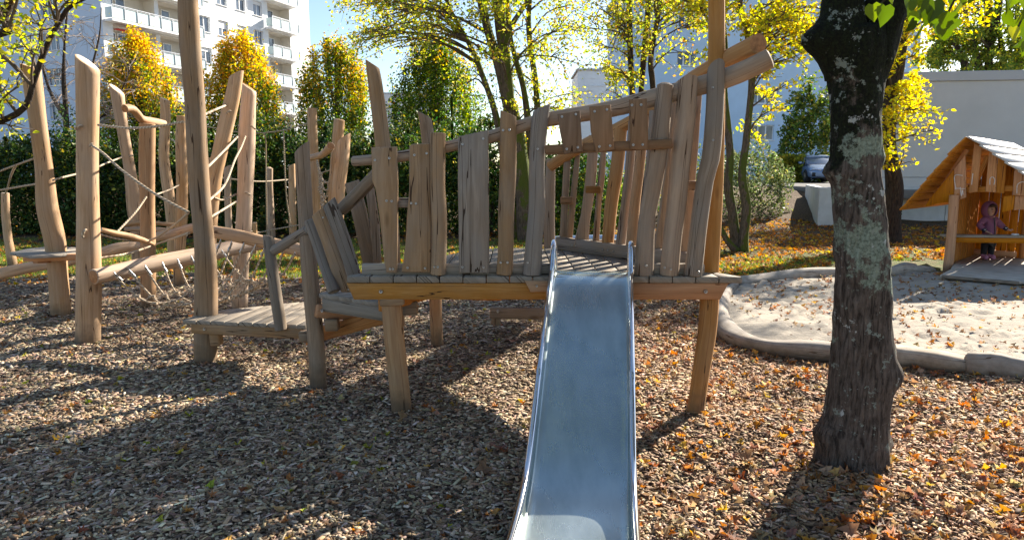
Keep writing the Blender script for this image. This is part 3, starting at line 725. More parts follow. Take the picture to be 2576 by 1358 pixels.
p11 = pole([(677, 424), (677, 470), (680, 540), (683, 606)], 15.5, [9, 9, 9.5, 9.5], 'short round-topped pole with rope ladder beside it', bev=.7, seed=81)
p12 = pole([(734, 416), (735, 480), (736, 560), (738, 604)], 15.5, [8, 9, 9, 9], 'short pole left of the grey step post, far back', cut0=((1, 0, 0), .5), seed=82)
p13 = pole([(784, 273), (786, 350), (791, 430), (795, 520), (797, 640)], 12.5, [11.5, 12, 12, 11, 11], 'tall slim flat-topped pole behind the grey step post', seed=83, bev=.05)
p14 = pole([(853, 303), (848, 360), (842, 430), (836, 520), (832, 660)], 11.5, [13, 13, 13, 13, 13], 'rounded pole behind the end of the small crooked log', bev=.4, seed=84)
p15 = pole([(864, 348), (860, 400), (852, 470), (848, 560), (845, 680)], 10.5, [16, 17, 17, 16, 16], 'thick pole with pointed slanted top behind the leaning planks', cut0=((1, 0, 0), .9), seed=85)
p16 = pole([(13, 486), (14, 540), (20, 600), (32, 668)], 11.8, [8.5, 9, 9, 11], 'slim leaning pole at the left edge of the picture', seed=86)
p17 = pole([(640, 560), (641, 330+260), (641, 640)], 13.2, 6, 'thin lit pole close behind the thick pale pole', seed=87)
# crooked logs
def topmesh(name, label, cat, uvs, Y, r, mats='pale', group=None, **kw):
    o = L(None, name, uvs, Y, r, mats, **kw); tag(o, label, cat, group); return o
topmesh('crooked_log', 'crooked cross log with a sawn brown end lying on top of the brown-stained pole', 'log', [(314, 274), (332, 274), (346, 287), (356, 300), (372, 304), (390, 307), (412, 312)], [7.6, 7.7, 7.85, 8.0, 8.1, 8.3, 8.6], [10.5, 10.5, 9.5, 10, 10, 9.5, 8.5], 'paleend', seed=90, wob=.07)
topmesh('crooked_log', 'small bent cross log with round sawn end beside the pointed thick pole', 'log', [(832, 368), (822, 380), (808, 390), (790, 395), (772, 400)], [9.5, 9.8, 10.2, 10.6, 11], [10, 9.5, 9, 8, 8], 'paleend', seed=91)
BG = 'balance beams of the rope course'
topmesh('balance_beam', 'long balance beam bolted to the stout slant-topped pole, holding the rope net', 'beam', [(236, 696), (320, 678), (400, 661), (480, 646), (560, 630), (652, 612)], [6.2, 6.5, 6.8, 7.1, 7.4, 7.75], [20, 21, 20.5, 20, 18.5, 17], 'paleend', BG, seed=92)
topmesh('balance_beam', 'far balance beam passing under the round table board at the left edge', 'beam', [(-60, 702), (0, 689), (80, 672), (160, 660), (240, 640), (300, 624), (350, 620)], [8.2, 8.2, 8.4, 8.6, 8.9, 9.2, 9.4], [15, 15, 14, 13, 13, 15, 12], 'pale', BG, seed=93)
topmesh('balance_beam', 'grey beam descending right behind the low deck, holding the other edge of the net', 'beam', [(538, 583), (600, 594), (680, 613), (757, 630), (800, 640)], [6.9, 6.75, 6.6, 6.4, 6.3], [15.5, 16, 16, 17, 17], 'pale', BG, seed=94)
topmesh('balance_beam', 'lower rear beam between the brown-stained pole and the mast', 'beam', [(385, 597), (430, 590), (480, 575), (520, 566)], [9.0, 8.7, 8.3, 8.1], [11, 12, 12, 11], 'paleend', BG, seed=95)
topmesh('balance_beam', 'thin upper log of the rear log bundle', 'beam', [(312, 566), (360, 560), (420, 564), (475, 572)], 9.8, [5, 5, 5, 5], 'pale', BG, seed=96)
topmesh('balance_beam', 'second log of the rear log bundle, under the thin one', 'beam', [(315, 577), (370, 576), (420, 580), (470, 590)], 9.6, [6, 6, 6, 6], 'pale', BG, seed=97)
seat = topmesh('hanging_seat_log', 'curved driftwood-like swing log hanging between the stout pole and the brown-stained pole', 'swing log', [(254, 578), (285, 586), (330, 595), (365, 606), (388, 616)], [7.0, 7.1, 7.3, 7.5, 7.6], [6, 7, 8, 7, 4], 'pale', seed=98, wob=.1)
# round table board on the far left pole
tb_ = empty('pole_table', (-5.1, 7.48, .7), 'flat many-sided wooden table board fixed round the far left leaning pole', 'table board')
zc = at(110, 634, 7.4).z
Pt = [gz(u, v, zc) for u, v in ((24, 635), (76, 644), (150, 641), (205, 632), (196, 623), (140, 618), (70, 625))]
bb = MB(); bb.board(Pt, .03, (0, 0, 1), (1, 0, 0), .004); bb.build('table_top', M['deck'], tb_)
for (a, c) in (((60, 650), (208, 646)), ((88, 655), (170, 650))):
    b1 = MB(); b1.beam(at(*a, 7.2), at(*c, 7.3 if c[0] > 200 else 7.7), .06, .07); b1.build('under_beam', M['orange'], tb_)
# far low disc table seen right of the leaning pole
b1 = MB(); b1.beam(at(558, 582, 13.2), at(590, 581, 13.2), .3, .04); o = b1.build('pole_table', M['deck'], None); tag(o, 'tiny far table board glimpsed between the leaning pole and the slim pole', 'table board')

# ropes
RG = 'beige ropes of the climbing course'
def rope(pts, rad, label, step=.05):
    P = [at(u, v, y) for u, v, y in pts]; b1 = MB(); b1.log(P, rad, seg=8, step=step, wob=0, bev=.1)
    o = b1.build('rope', [M['rope']], None); return tag(o, label, 'rope', RG)
rope([(247, 315, 6.3), (323, 323, 6.1), (400, 318, 5.9), (463, 307, 5.7)], .011, 'thick twisted rope sagging from the stout pole to the mast log')
rope([(511, 290, 5.7), (540, 277, 6.6), (567, 266, 7.5)], .011, 'rope from the mast log up to the strongly leaning pole')
rope([(231, 366, 6.24), (262, 388, 6.1), (306, 428, 6.0), (390, 488, 5.8), (474, 534, 5.65)], .011, 'pale twisted rope running diagonally down from the stout pole to the mast log')
rope([(132, 454, 7.4), (160, 446, 7.5), (230, 428, 8.2), (262, 413, 8.8), (306, 396, 9.8)], .011, 'rope rising right from the far left leaning pole behind the stout pole')
rope([(-30, 445, 8), (0, 431, 8), (45, 414, 7.8), (84, 400, 7.5)], .011, 'upper rope entering at the left edge to the far left leaning pole')
rope([(40, 416, 7.8), (28, 440, 8.5), (18, 476, 11.0), (12, 490, 11.7)], .013, 'short rope hanging from the upper left rope to the slim left pole')
rope([(-30, 484, 8.2), (0, 479, 8.1), (50, 470, 7.9), (92, 463, 7.6)], .011, 'lower rope entering at the left edge')
rope([(368, 496, 7.95), (340, 535, 7.6), (296, 582, 7.2)], .011, 'rope from the brown-stained pole down to the swing log')
rope([(386, 492, 8.1), (425, 478, 8.8), (450, 466, 9.5)], .011, 'short rope from the brown-stained pole to the pole behind the mast')
rope([(254, 590, 7.0), (310, 603, 7.2), (379, 603, 7.6), (430, 572, 6.9), (473, 537, 5.75)], .011, 'twisted rope curving under the swing log and up to the mast log')
rope([(252, 649, 6.4), (320, 638, 6.7), (383, 618, 7.9), (430, 602, 6.9), (475, 586, 5.8)], .011, 'low rope from the stout pole past the brown-stained pole to the mast log')
rope([(522, 421, 6.0), (558, 385, 6.9), (600, 342, 7.9)], .011, 'rope from the mast log rising to the thick pale pole')
rope([(617, 344, 7.85), (606, 372, 7.6), (590, 404, 7.2), (565, 465, 6.6), (523, 507, 5.8)], .011, 'rope curving down from the thick pale pole to the mast log')
rope([(525, 549, 5.8), (560, 528, 6.8), (594, 507, 7.9)], .011, 'rope rising from mast knot to the lower part of the thick pale pole')
rope([(539, 497, 7.5), (560, 503, 7.7), (594, 489, 7.95)], .011, 'short sagging rope between the leaning pole and the thick pale pole')
rope([(512, 318, 13), (560, 326, 13), (584, 331, 13), (640, 336, 13.2), (713, 328, 13.5), (775, 310, 12.6)], .011, 'far upper rope spanning to the tall slim flat-topped pole')
rope([(661, 335, 13.2), (668, 350, 13.3), (669, 430, 14), (671, 600, 15)], .013, 'hanging rope beside the short round-topped pole')
rope([(713, 328, 13.5), (717, 440, 13.7), (721, 500, 13.9), (730, 560, 14)], .013, 'hanging rope left of the grey step post')
rope([(552, 447, 14), (600, 453, 14), (660, 457, 14.5), (727, 452, 15.4)], .016, 'far middle rope through the short poles')
rope([(590, 560, 14), (640, 584, 14.5), (690, 577, 15), (752, 566, 15.2)], .016, 'far lower rope through the short poles')
rope([(800, 437, 12.4), (815, 433, 12), (834, 427, 11.6)], .011, 'short rope between the tall slim pole and the rounded pole')
rope([(430, 350, 11.4), (438, 355, 10.6), (446, 360, 9.7)], .012, 'short rope between the slim pole and the pole behind the mast')
# rope nets
def ropenet(root, A, Bp, sag, n, m, rad):
    b1 = MB(); grid = []
    for i in range(n):
        a, c = A(i/(n-1)), Bp(i/(n-1)); row = []
        for j in range(m):
            t = j/(m-1); p_ = a.lerp(c, t); p_.z -= sag*(4*t*(1-t))**.8*(.85+.3*math.sin(3*i/(n-1)+.5)); p_.x += .015*math.sin(5*i+3*j); p_.y += .02*math.sin(7*i+2*j); row.append(p_)
        grid.append(row)
    for i in range(n): b1.log(grid[i], rad, seg=6, step=.05, wob=0, bev=.1)
    for j in range(1, m-1):
        pts = []
        for i in range(n):
            pts.append(grid[i][j])
            if i < n-1: q = (grid[i][j]+grid[i+1][j])/2; q.z -= .035; pts.append(q)
        b1.log(pts, rad*.85, seg=6, step=.05, wob=0, bev=.1)
    b1.build('net_mesh', [M['rope']], root)
    b2 = MB()
    for i in range(n):
        for j in range(1, m-1):
            p_ = grid[i][j]; b2.log([p_+Vector((-.03, 0, 0)), p_+Vector((.03, 0, 0))], [rad*1.7]*2, seg=6, wob=0, bev=.3)
    o = b2.build('net_joints', [M['rope']], root); o['kind'] = 'stuff'
    return grid
def shackle(root, p, d):
    b1 = MB(); d = Vector(d).normalized()
    b1.log([p, p+d*.04], .006, seg=8, wob=0); b1.log([p+d*.035, p+d*.07], .004, seg=8, wob=0); b1.log([p+d*.065, p+d*.105], .009, seg=8, wob=0)
    b1.build('shackle', [M['metal']], root)
net = empty('rope_net', at(560, 760, 6.6), 'sagging rope hammock net hung on metal shackles between the two low beams', 'rope net')
def EA(t): return at(286+(560-286)*t, 690+(632-690)*t, 6.15+(7.15-6.15)*t)
def EB(t): return at(560+(742-560)*t, 606+(640-606)*t, 6.75+(6.3-6.75)*t)
G1 = ropenet(net, EA, EB, .43, 8, 7, .009)
for row in G1:
    shackle(net, row[0]+Vector((0, 0, .02)), row[1]-row[0]); shackle(net, row[-1]+Vector((0, 0, .02)), row[-2]-row[-1])
net2 = empty('rope_net', at(808, 470, 11.5), 'bundle of hanging net ropes under the small bent cross log', 'rope net')
def EC(t): return at(796+8*t, 400+40*t, 11.9)
def ED(t): return at(832-20*t, 440+90*t, 11.4)
ropenet(net2, EC, ED, .25, 6, 5, .012)
# shiny tube seen through the rear slats
b1 = MB(); b1.log([at(1372, 612, 9.0), at(1400, 606, 9.0), at(1560, 602, 9.0), at(1640, 604, 9.0)], .065, seg=16, wob=0, bev=.3)
M['bluepaint'] = simple('blue_painted_metal', (.10,.17,.42), .25, .3, 6, .1, .6)
tube = empty('low_tube_bar', at(1500, 610, 9.0), 'shiny blue and silver horizontal tube seen through the rear slats', 'play tube')
b1.build('tube', [M['chrome']], tube)
b1 = MB(); b1.log([at(1395, 618, 9.1), at(1500, 613, 9.1), at(1640, 612, 9.1)], .05, seg=14, wob=0); b1.build('blue_bar', [M['bluepaint']], tube)
for u in (1405, 1600):
    p_ = at(u, 610, 9.05); b1 = MB(); b1.log([p_, Vector((p_.x, p_.y, -.1))], .04, seg=12, wob=0); b1.build('leg', [M['metal']], tube)
# ---------------------------------------------------------------- trees
def tube_mb(b, pts, rad, seg=6, step=.25, wob=.03): b.log(pts, rad, seg=seg, step=step, wob=wob, caps=True, bev=.2, capmi=0)
def rv(s): return Vector((random.gauss(0, s), random.gauss(0, s), random.gauss(0, s)))
def tree(name, label, cat, trunks, clusters, leafs, pal, bark='bark', group=None, lmat='leaf', twigmat='twig', tseg=16, wob=.07, ntw=7, droop=.15, tmpl=LEAF, lpart='crown', leafn=1.0):
    """trunks: list of (points, radii) in metres; clusters: (centre, radius, leaf count)"""
    base = trunks[0][0][0]
    root = empty(name, (base.x, base.y, max(-.05, base.z)), label, cat, group)
    b = MB(); samples = []
    for P, r in trunks:
        b.log(P, r, seg=tseg, step=.12, wob=wob, bev=.1, capmi=0, seed=random.random())
        C = catmull([list(p)+[q] for p, q in zip(P, r)], 24)
        samples += [(Vector(c[:3]), c[3]) for c in C]
    b.build('trunk', M[bark], root, angle=180)
    tb2 = MB(); pos = []
    for c, rad, n in clusters:
        best = min(samples, key=lambda s: (s[0]-c).length+max(0, s[0].z-c.z+.3)*2.5)
        S, rs = best; d = (c-S).length
        m1 = S.lerp(c, .45)+Vector((0, 0, .12*d))+rv(.05*d)
        r0 = min(rs*.6, .012+.012*d)
        tube_mb(tb2, [S, m1, c], [r0, r0*.6, r0*.3], 6, .22)
        limb = catmull([list(S), list(m1), list(c)], 12)
        for k in range(ntw):
            st = Vector(limb[random.randint(5, 11)])
            dr = rv(1); dr.z = dr.z*.7; dr.normalize(); e = c+dr*rad*random.uniform(.6, 1.15)-Vector((0, 0, droop*rad))
            mid = st.lerp(e, .5)+rv(rad*.12)+Vector((0, 0, .1*rad))
            tube_mb(tb2, [st, mid, e], [r0*.3+.002, r0*.22+.0015, .002], 4, .3, 0)
            tw = catmull([list(st), list(mid), list(e)], 20); m = int(n*leafn/ntw)
            if m > 0:
                q = tw[rng.integers(6, 20, m)]+rng.normal(0, rad*.10+.02, (m, 3)); pos.append(q)
    if tb2.f: tb2.build('branches', M[twigmat], root, smooth=False)
    if pos:
        pos = np.concatenate(pos); n = len(pos)
        mass(lpart, tmpl[0], tmpl[1], pos, rots(n, 2.6), rng.uniform(.65, 1.25, n)*leafs, pick(pal, n), M[lmat], root)
    return root
def fill(u0, u1, v0, v1, Y0, Y1, n, rad, cnt, keep=None, seed=None):
    rd = random.Random(seed if seed is not None else u0*7+v0); out = []
    while len(out) < n:
        u, v, Y = rd.uniform(u0, u1), rd.uniform(v0, v1), rd.uniform(Y0, Y1)
        if keep and not keep(u, v): continue
        out.append((at(u, v, Y), rad*rd.uniform(.6, 1.3), int(cnt*rd.uniform(.5, 1.5))))
    return out
def T(uvs, Y, r):
    n = len(uvs); Ys = Y if isinstance(Y, (list, tuple)) else [Y]*n; rs = r if isinstance(r, (list, tuple)) else [r]*n
    P = [at(u, v, y) for (u, v), y in zip(uvs, Ys)]
    return (P, [q*mpp(v, y) for q, (u, v), y in zip(rs, uvs, Ys)])
def cl(x, y, z, r, n): return (Vector((x, y, z)), r, n)
PLIME = [(.46,.45,.07,3), (.32,.37,.05,3), (.58,.50,.08,2), (.18,.24,.04,2), (.42,.25,.07,1), (.64,.57,.16,1.2)]
PMAPLE = [(.60,.50,.04,4), (.64,.40,.03,1), (.42,.44,.04,2.5), (.58,.55,.09,2), (.25,.32,.04,1.2)]
PGREEN = [(.10,.16,.03,3), (.16,.22,.04,2), (.28,.30,.05,1), (.40,.36,.06,.5)]

# centre lime with several mossy stems
lt = [T([(1330, 610), (1323, 540), (1312, 440), (1296, 330), (1272, 235), (1250, 150), (1226, 70), (1206, -30), (1190, -160)], 16, [27, 24, 21, 18, 16, 13, 11, 9, 7]),
      T([(1283, 270), (1276, 200), (1268, 130), (1258, 60), (1252, -30), (1262, -160)], 15.9, [13, 14, 14, 14, 13, 9]),
      T([(1268, 110), (1290, 60), (1325, 7), (1360, -60)], 15.8, [8, 7, 6, 4]),
      T([(1296, 605), (1286, 520), (1266, 400), (1244, 280), (1215, 195), (1190, 132), (1140, 40), (1110, -30)], 16.6, [10, 10, 9, 8, 7, 6, 5, 4]),
      T([(1345, 605), (1337, 400), (1320, 245), (1296, 146), (1281, 80), (1270, -60)], 17, [9, 9, 8, 7, 6, 5]),
      T([(1366, 605), (1358, 420), (1348, 222), (1334, 122), (1330, 35), (1345, -100)], 17.5, [9, 9, 8, 7, 6, 5])]
cs = fill(830, 1460, -120, 230, 14.5, 18, 62, .75, 130, lambda u, v: v < 90+ (u-830)*.22 or u > 1150)
cs += fill(1180, 1440, 180, 400, 15, 17.5, 10, .5, 70)+fill(860, 1000, -40, 130, 15.5, 17, 6, .5, 80)
cs += [cl(-1.5+random.uniform(-3.5, 4), 16+random.uniform(-2.5, 2.5), random.uniform(6, 9.5), .95, 70) for _ in range(8)]
tree('lime_tree', 'tall multi-stemmed lime with mossy leaning trunk behind the middle of the platform', 'tree', lt, cs, .078, PLIME, leafn=1.5)
# right lime group with dark stems
rt = [T([(1606, 600), (1598, 420), (1590, 230), (1584, 100), (1583, -40), (1590, -160)], 15.5, [9, 8, 7.5, 7, 6, 5]),
      T([(1618, 600), (1612, 400), (1612, 240), (1622, 120), (1630, 20), (1640, -100)], 15.7, [8, 8, 7, 7, 6, 5]),
      T([(1640, 600), (1638, 400), (1642, 230), (1637, 150), (1655, 40), (1672, -100)], 15.3, [8, 8, 7, 6.5, 6, 5])]
cs = fill(1450, 1800, -70, 130, 14, 16.5, 26, .6, 100)+fill(1490, 1620, 60, 230, 14.5, 16.5, 10, .45, 90)
cs += [cl(3.2+random.uniform(-2, 2.2), 15+random.uniform(-1.8, 1.8), random.uniform(6.2, 9.5), .9, 70) for _ in range(4)]
tree('lime_tree', 'slender three-stemmed lime in front of the pale blue building wall', 'tree', rt, cs, .076, PLIME, 'darkbark', leafn=1.35)
# twin trunk maple right of the platform
tt = [T([(1856, 640), (1850, 600), (1843, 540), (1832, 470), (1836, 400), (1830, 320), (1822, 230), (1822, 120), (1812, 0), (1806, -150)], 14, [16, 13, 11, 11, 10, 9, 8, 8, 7, 6]),
      T([(1866, 640), (1870, 590), (1878, 520), (1866, 440), (1876, 360), (1884, 280), (1890, 190), (1880, 90), (1860, 0), (1850, -150)], 13.9, [16, 12, 11, 10, 9.5, 9, 8, 7, 6, 5]),
      T([(1852, 632), (1832, 610), (1812, 575), (1800, 540)], 13.8, [10, 8, 7, 6])]
cs = fill(1700, 2080, -120, 130, 12.5, 15, 34, .52, 110)+fill(1880, 2000, 120, 330, 13, 14.5, 7, .32, 55)+fill(1980, 2110, 30, 150, 13, 14.5, 7, .4, 80)
cs += [cl(5.3+random.uniform(-2.6, 2.4), 12.8+random.uniform(-2.2, 2), random.uniform(5.2, 9.2), .8, 150) for _ in range(7)]  # unseen upper leaves, put in for their shade on the front ground
tree('maple_tree', 'twin-stemmed maple with lichened curved stems beside the pale blue wall', 'tree', tt, cs, .09, PMAPLE, 'bark', leafn=1.25)
# maple behind the big trunk
mt = [T([(2246, 622), (2245, 600), (2243, 540), (2248, 480), (2240, 400), (2236, 320), (2244, 240), (2262, 150), (2272, 60), (2270, -60), (2264, -160)], 15.9, [30, 22, 20, 20, 17, 15, 15, 15, 15, 12, 9]),
      T([(2241, 330), (2228, 260), (2224, 180), (2238, 100), (2230, 0), (2230, -120)], 16.1, [10, 9, 9, 8, 8, 6])]
cs = fill(2205, 2375, 60, 330, 14.8, 16.6, 22, .42, 150, lambda u, v: u < 2300 or v > 200)+fill(2190, 2300, 320, 420, 15, 16.4, 5, .35, 90)+fill(2180, 2480, -130, 60, 14.5, 17, 18, .55, 140)
cs += [cl(9.6+random.uniform(-1.6, 2.6), 16+random.uniform(-1.6, 1.6), random.uniform(5.8, 9), .8, 100) for _ in range(3)]
cs += [cl(random.uniform(6.9, 9.2), random.uniform(13.2, 15.3), random.uniform(8.2, 10), .8, 330) for _ in range(15)]  # extra leaf clusters above the frame, added to shade the ground at front left
tree('maple_tree', 'bright yellow maple standing right behind the big foreground trunk', 'tree', mt, cs, .092, [(.64,.53,.04,5), (.68,.43,.03,1), (.52,.53,.06,2.5)], 'darkbark')
# trees beyond the grey wall
for i, (stems, u0, u1, lab) in enumerate((
    ([[(2486, 190), (2487, 90), (2485, -20), (2490, -150)], [(2487, 150), (2503, 80), (2512, 0), (2520, -120)]], 2420, 2540, 'dark-stemmed tree rising behind the grey flat wall, the thickest of its row'),
    ([[(2462, 190), (2448, 110), (2432, 60), (2420, -60)], [(2430, 190), (2400, 110), (2372, 80)]], 2330, 2450, 'leaning thin-stemmed tree behind the left part of the grey flat wall'),
    ([[(2524, 190), (2516, 110), (2508, 30), (2500, -90)], [(2560, 190), (2556, 80), (2562, -60)]], 2520, 2640, 'slim pair of dark stems behind the right end of the grey flat wall'))):
    ts = []
    for q in stems:
        q2 = [(q[0][0], 420)]+q; ts.append(T(q2, 30, [11, 9]+[8 if i == 0 else 5]*(len(q)-2)+[4]))
    cs = fill(u0, u1, 90, 190, 28, 32, 9, 1.0, 260)+fill(u0, u1, -120, 110, 28, 32, 9, 1.2, 170)
    tree('background_tree', lab, 'tree', ts, cs, .14, [(.14,.20,.04,3), (.26,.30,.05,2), (.45,.40,.06,1.2)], 'darkbark', 'trees behind the grey wall', ntw=6, leafn=1.7)
# overhanging maple at the top left, trunk outside the frame
lt2 = [([Vector((-7.4, 7.2, -.1)), Vector((-7.2, 7.2, 1.5)), Vector((-6.9, 7.1, 3.2)), Vector((-6.6, 7.0, 5.5)), Vector((-6.4, 7, 7.5))], [.2, .17, .14, .1, .06]),
       ([Vector((-7.1, 7.2, 2.0))]+T([(-60, 318), (0, 305), (40, 288), (68, 262), (80, 220), (95, 175), (120, 110), (150, 55), (178, 14), (205, 4), (260, -40)], 7, 5)[0], [.09, .04, .03, .029, .028, .027, .027, .025, .024, .019, .015, .01]),
       ([Vector((-6.9, 7.1, 3.2))]+T([(-20, 90), (8, 40), (30, -10), (60, -100)], 6.8, 5)[0], [.07, .045, .04, .035, .02])]
cs = fill(-60, 120, -100, 120, 6.3, 7.8, 13, .30, 46)+fill(100, 235, -80, 60, 6.5, 7.5, 5, .26, 46)+fill(-40, 62, 110, 350, 6.3, 7.6, 9, .22, 34)
tree('maple_tree', 'dark branch with yellow-green leaves reaching in at the top left corner', 'tree', lt2, cs, .055, [(.50,.48,.06,3), (.36,.42,.05,3), (.62,.50,.07,2), (.22,.28,.05,1)], 'darkbark', ntw=5)
# bare tree
bt = [T([(172, 600), (170, 400), (166, 280), (160, 200), (162, 120), (170, 20), (180, -80)], 19, [8, 7, 6, 4.5, 3, 2, 1.5]),
      T([(170, 420), (195, 360), (222, 270), (230, 180), (250, 90), (255, 20)], 19, [7, 6, 4, 3, 2, 1]), T([(168, 300), (130, 240), (108, 170), (100, 90)], 19, [6, 4, 3, 1.5]),
      T([(170, 380), (210, 330), (262, 290), (300, 240), (330, 170)], 19, [6, 4, 3, 2, 1.3])]
cs = fill(90, 340, 20, 330, 18.2, 19.8, 40, .55, 3, lambda u, v: v > 20+abs(u-180)*.9)
tree('bare_tree', 'nearly leafless tree with pale fine twigs in front of the block\'s shaded end wall', 'tree', bt, cs, .08, [(.35,.22,.10,1), (.45,.36,.1,1)], 'darkbark', twigmat='paletwig', ntw=11, leafn=4)
# hornbeams: egg-shaped crowns of upright twigs
def hornbeam(u, vt, hw, Y, label, orange, n=20000, leaf=.095, vb=420, seed=1):
    rd = random.Random(seed); top = at(u, vt, Y); m_ = mpp(200, Y); W = hw*m_; X = top.x; zb = at(u, vb, Y).z; H = top.z-zb
    root = empty('hornbeam_tree', (X, Y, 0), label, 'tree', 'cone-shaped autumn trees behind the hedge')
    b1 = MB(); b1.log([Vector((X, Y, -.05)), Vector((X, Y, 1.6)), Vector((X+.05, Y, zb+H*.85))], [.13, .11, .02], seg=8, wob=.05, bev=.1); 
    pos = []; hh = []
    def prof_(h): return W*(min(1, (.7+1.0*h)) if h < .3 else 1)*max(.03, (1-h**3.2))**.62
    for k in range(190):
        h = rd.random()**.7; a = rd.uniform(0, 6.283); rr = prof_(h)*rd.uniform(.62, 1.08)
        e = Vector((X+math.cos(a)*rr, Y+math.sin(a)*rr, zb+H*h)); s_ = Vector((X+math.cos(a)*rr*.15, Y+math.sin(a)*rr*.15, max(.8, zb+H*(h-.45-.2*rd.random()))))
        md = s_.lerp(e, .5)+Vector((math.cos(a)*rr*.32, math.sin(a)*rr*.32, 0)); tube_mb(b1, [s_, md, e], [.012, .008, .003], 4, .5, 0)
        c = catmull([list(s_), list(md), list(e)], 30); m2 = int(n/190*(.6+.8*rd.random()))
        ii = (6+23.9*rng.random(m2)**.45).astype(int); q = c[ii]+rng.normal(0, .085, (m2, 3))*np.array([1, 1, 1.8]); pos.append(q)
    b1.build('trunk', M['twig'], root, smooth=False)
    pos = np.concatenate(pos); h = (pos[:, 2]-zb)/H; nn = len(pos)
    rad_ = np.hypot(pos[:, 0]-X, pos[:, 1]-Y)/W
    nz = np.array([noise.noise(Vector(p)*1.3) for p in pos])
    f = sstep(.30, .95, h*.85+rad_*.32+nz*.35+orange)[:, None]
    g = pick([(.07,.13,.02,3), (.13,.19,.025,2), (.26,.29,.03,1.5)], nn); o = pick([(.62,.38,.025,3), (.62,.27,.03,1.2), (.62,.48,.04,2.2), (.45,.42,.04,2)], nn)
    sel = rng.random((nn, 1)) < f; c = np.where(sel, o, g)
    mass('crown', *LEAF, pos, rots(nn, 2.6), rng.uniform(.6, 1.2, nn)*leaf, c, M['leaf'], root)
hornbeam(342, 88, 106, 22, 'cone-shaped tree with orange-yellow tip, leftmost of its row', -.03, seed=1)
hornbeam(598, 85, 112, 22.5, 'cone-shaped yellow-orange tree behind the strongly leaning pole', -.01, n=21000, seed=2)
hornbeam(838, 98, 116, 23, 'cone-shaped tree behind the small crooked log, yellow only at its top', -.15, n=21000, seed=3)
hornbeam(1092, 96, 128, 23, 'dark green egg-shaped tree with a rusty top left of the mossy lime', -.40, n=26000, seed=4)
# shrubs of the dark hedge
def shrub(x, y, w, d, z0, h, n, leaf, pal, label, group=None, seed=0, name='shrub', box=False, cat='shrub', mat='leafdark'):
    rd = np.random.default_rng(seed+100); root = empty(name, (x, y, z0), label, cat, group)
    a = rd.uniform(0, 2*np.pi, n); t = rd.uniform(-.15, 1, n)
    if box:
        p = np.stack([rd.uniform(-1, 1, n)*w/2, rd.uniform(-1, 1, n)*d/2, rd.uniform(0, 1, n)*h], 1)
    else:
        rr = rd.uniform(.35, 1, n)**.45; ph = np.arccos(np.clip(1-t, -1, 1)); 
        p = np.stack([np.cos(a)*np.sin(ph)*rr*w/2, np.sin(a)*np.sin(ph)*rr*d/2, (.42+.58*np.cos(ph)*rr)*h], 1)
        low = rd.random(n) < .38; p[low, 2] = rd.uniform(.02, .5, low.sum())*h; p[low, 0] = np.cos(a[low])*rr[low]*w/2; p[low, 1] = np.sin(a[low])*rr[low]*d/2
        nz = np.array([noise.noise(Vector((q[0]*1.5+seed, q[1]*1.5, q[2]*1.5))) for q in p]); p *= (1+.38*nz)[:, None]
    keep = p[:, 2] > 0.02; p = p[keep]; n = len(p)
    p += np.array([x, y, z0]); 
    b1 = MB()
    for k in range(10):
        q = p[rd.integers(0, n)]; tube_mb(b1, [Vector((x+(q[0]-x)*.3, y+(q[1]-y)*.3, z0-.05)), Vector((x+(q[0]-x)*.7, y+(q[1]-y)*.7, z0+(q[2]-z0)*.5)), Vector(q)], [.025, .015, .005], 5, .3, 0)
    b1.build('stems', M['twig'], root, smooth=False)
    mass('foliage', *LEAF, p, rots(n, 2.6), rd.uniform(.45, 1.55, n)*leaf, pick(pal, n, .3), M[mat], root)
HP = [(.03,.065,.018,4), (.06,.11,.025,3), (.13,.16,.03,2), (.30,.26,.04,.7)]
hl = ['at the left edge', 'behind the far left leaning pole', 'behind the stout slant-topped pole', 'behind the pointed slanted pole', 'behind the slim pole right of the crooked log', 'behind the tall mast log', 'behind the thick pale pole', 'behind the short round-topped pole', 'behind the tall flat-topped pole', 'behind the left end of the front rail', 'behind the tall leaning post', 'behind the round railing log next to the planks', 'behind the wide grey plank', 'left of the mossy lime stems', 'right of the mossy lime stems']
hx = np.linspace(-13.4, 1.6, 15)
hh_ = [2.6, 2.7, 2.9, 2.7, 2.9, 2.8, 3.0, 2.8, 2.9, 2.7, 2.8, 3.0, 2.9, 2.6, 2.3]
for i, x in enumerate(hx):
    pal = HP if i < 11 else [(.035,.085,.02,4), (.07,.13,.03,3), (.14,.18,.03,2), (.3,.26,.03,.6)]
    shrub(x, 18.2+.4*math.sin(3*i), 2.2, 2.1, 0, hh_[i]*.97, 14000, .078, pal, 'dark leafy hedge shrub '+hl[i], 'shrubs of the dark hedge behind the playground', i)
shrub(2.75, 20.5, 1.8, 1.6, 0, 1.75, 5500, .09, [(.16,.26,.04,3), (.26,.36,.06,2), (.08,.14,.03,2)], 'bright green low bush seen through the rear slats', None, 31, cat='bush')
shrub(7.2, 22.3, 3.6, 2.6, .15, 2.25, 15000, .075, [(.16,.20,.08,3), (.26,.30,.14,3), (.07,.11,.03,2), (.40,.36,.12,.6)], 'wide feathery grey-green bush right of the twin-stemmed maple', None, 32, cat='bush')
shrub(5.2, 24.5, 2.6, 2.0, .2, 2.0, 6000, .09, [(.10,.16,.04,3), (.2,.26,.08,2), (.5,.4,.05,.5)], 'bush behind the tall bow post of the platform', None, 33, cat='bush')
shrub(14.5, 36.2, 1.55, 1.2, .95, 1.6, 6500, .13, [(.30,.30,.03,3), (.16,.20,.03,3), (.5,.38,.04,1)], 'clipped yellow-green hedge left of the parked silver car', None, 34, box=True, name='hedge', cat='hedge')
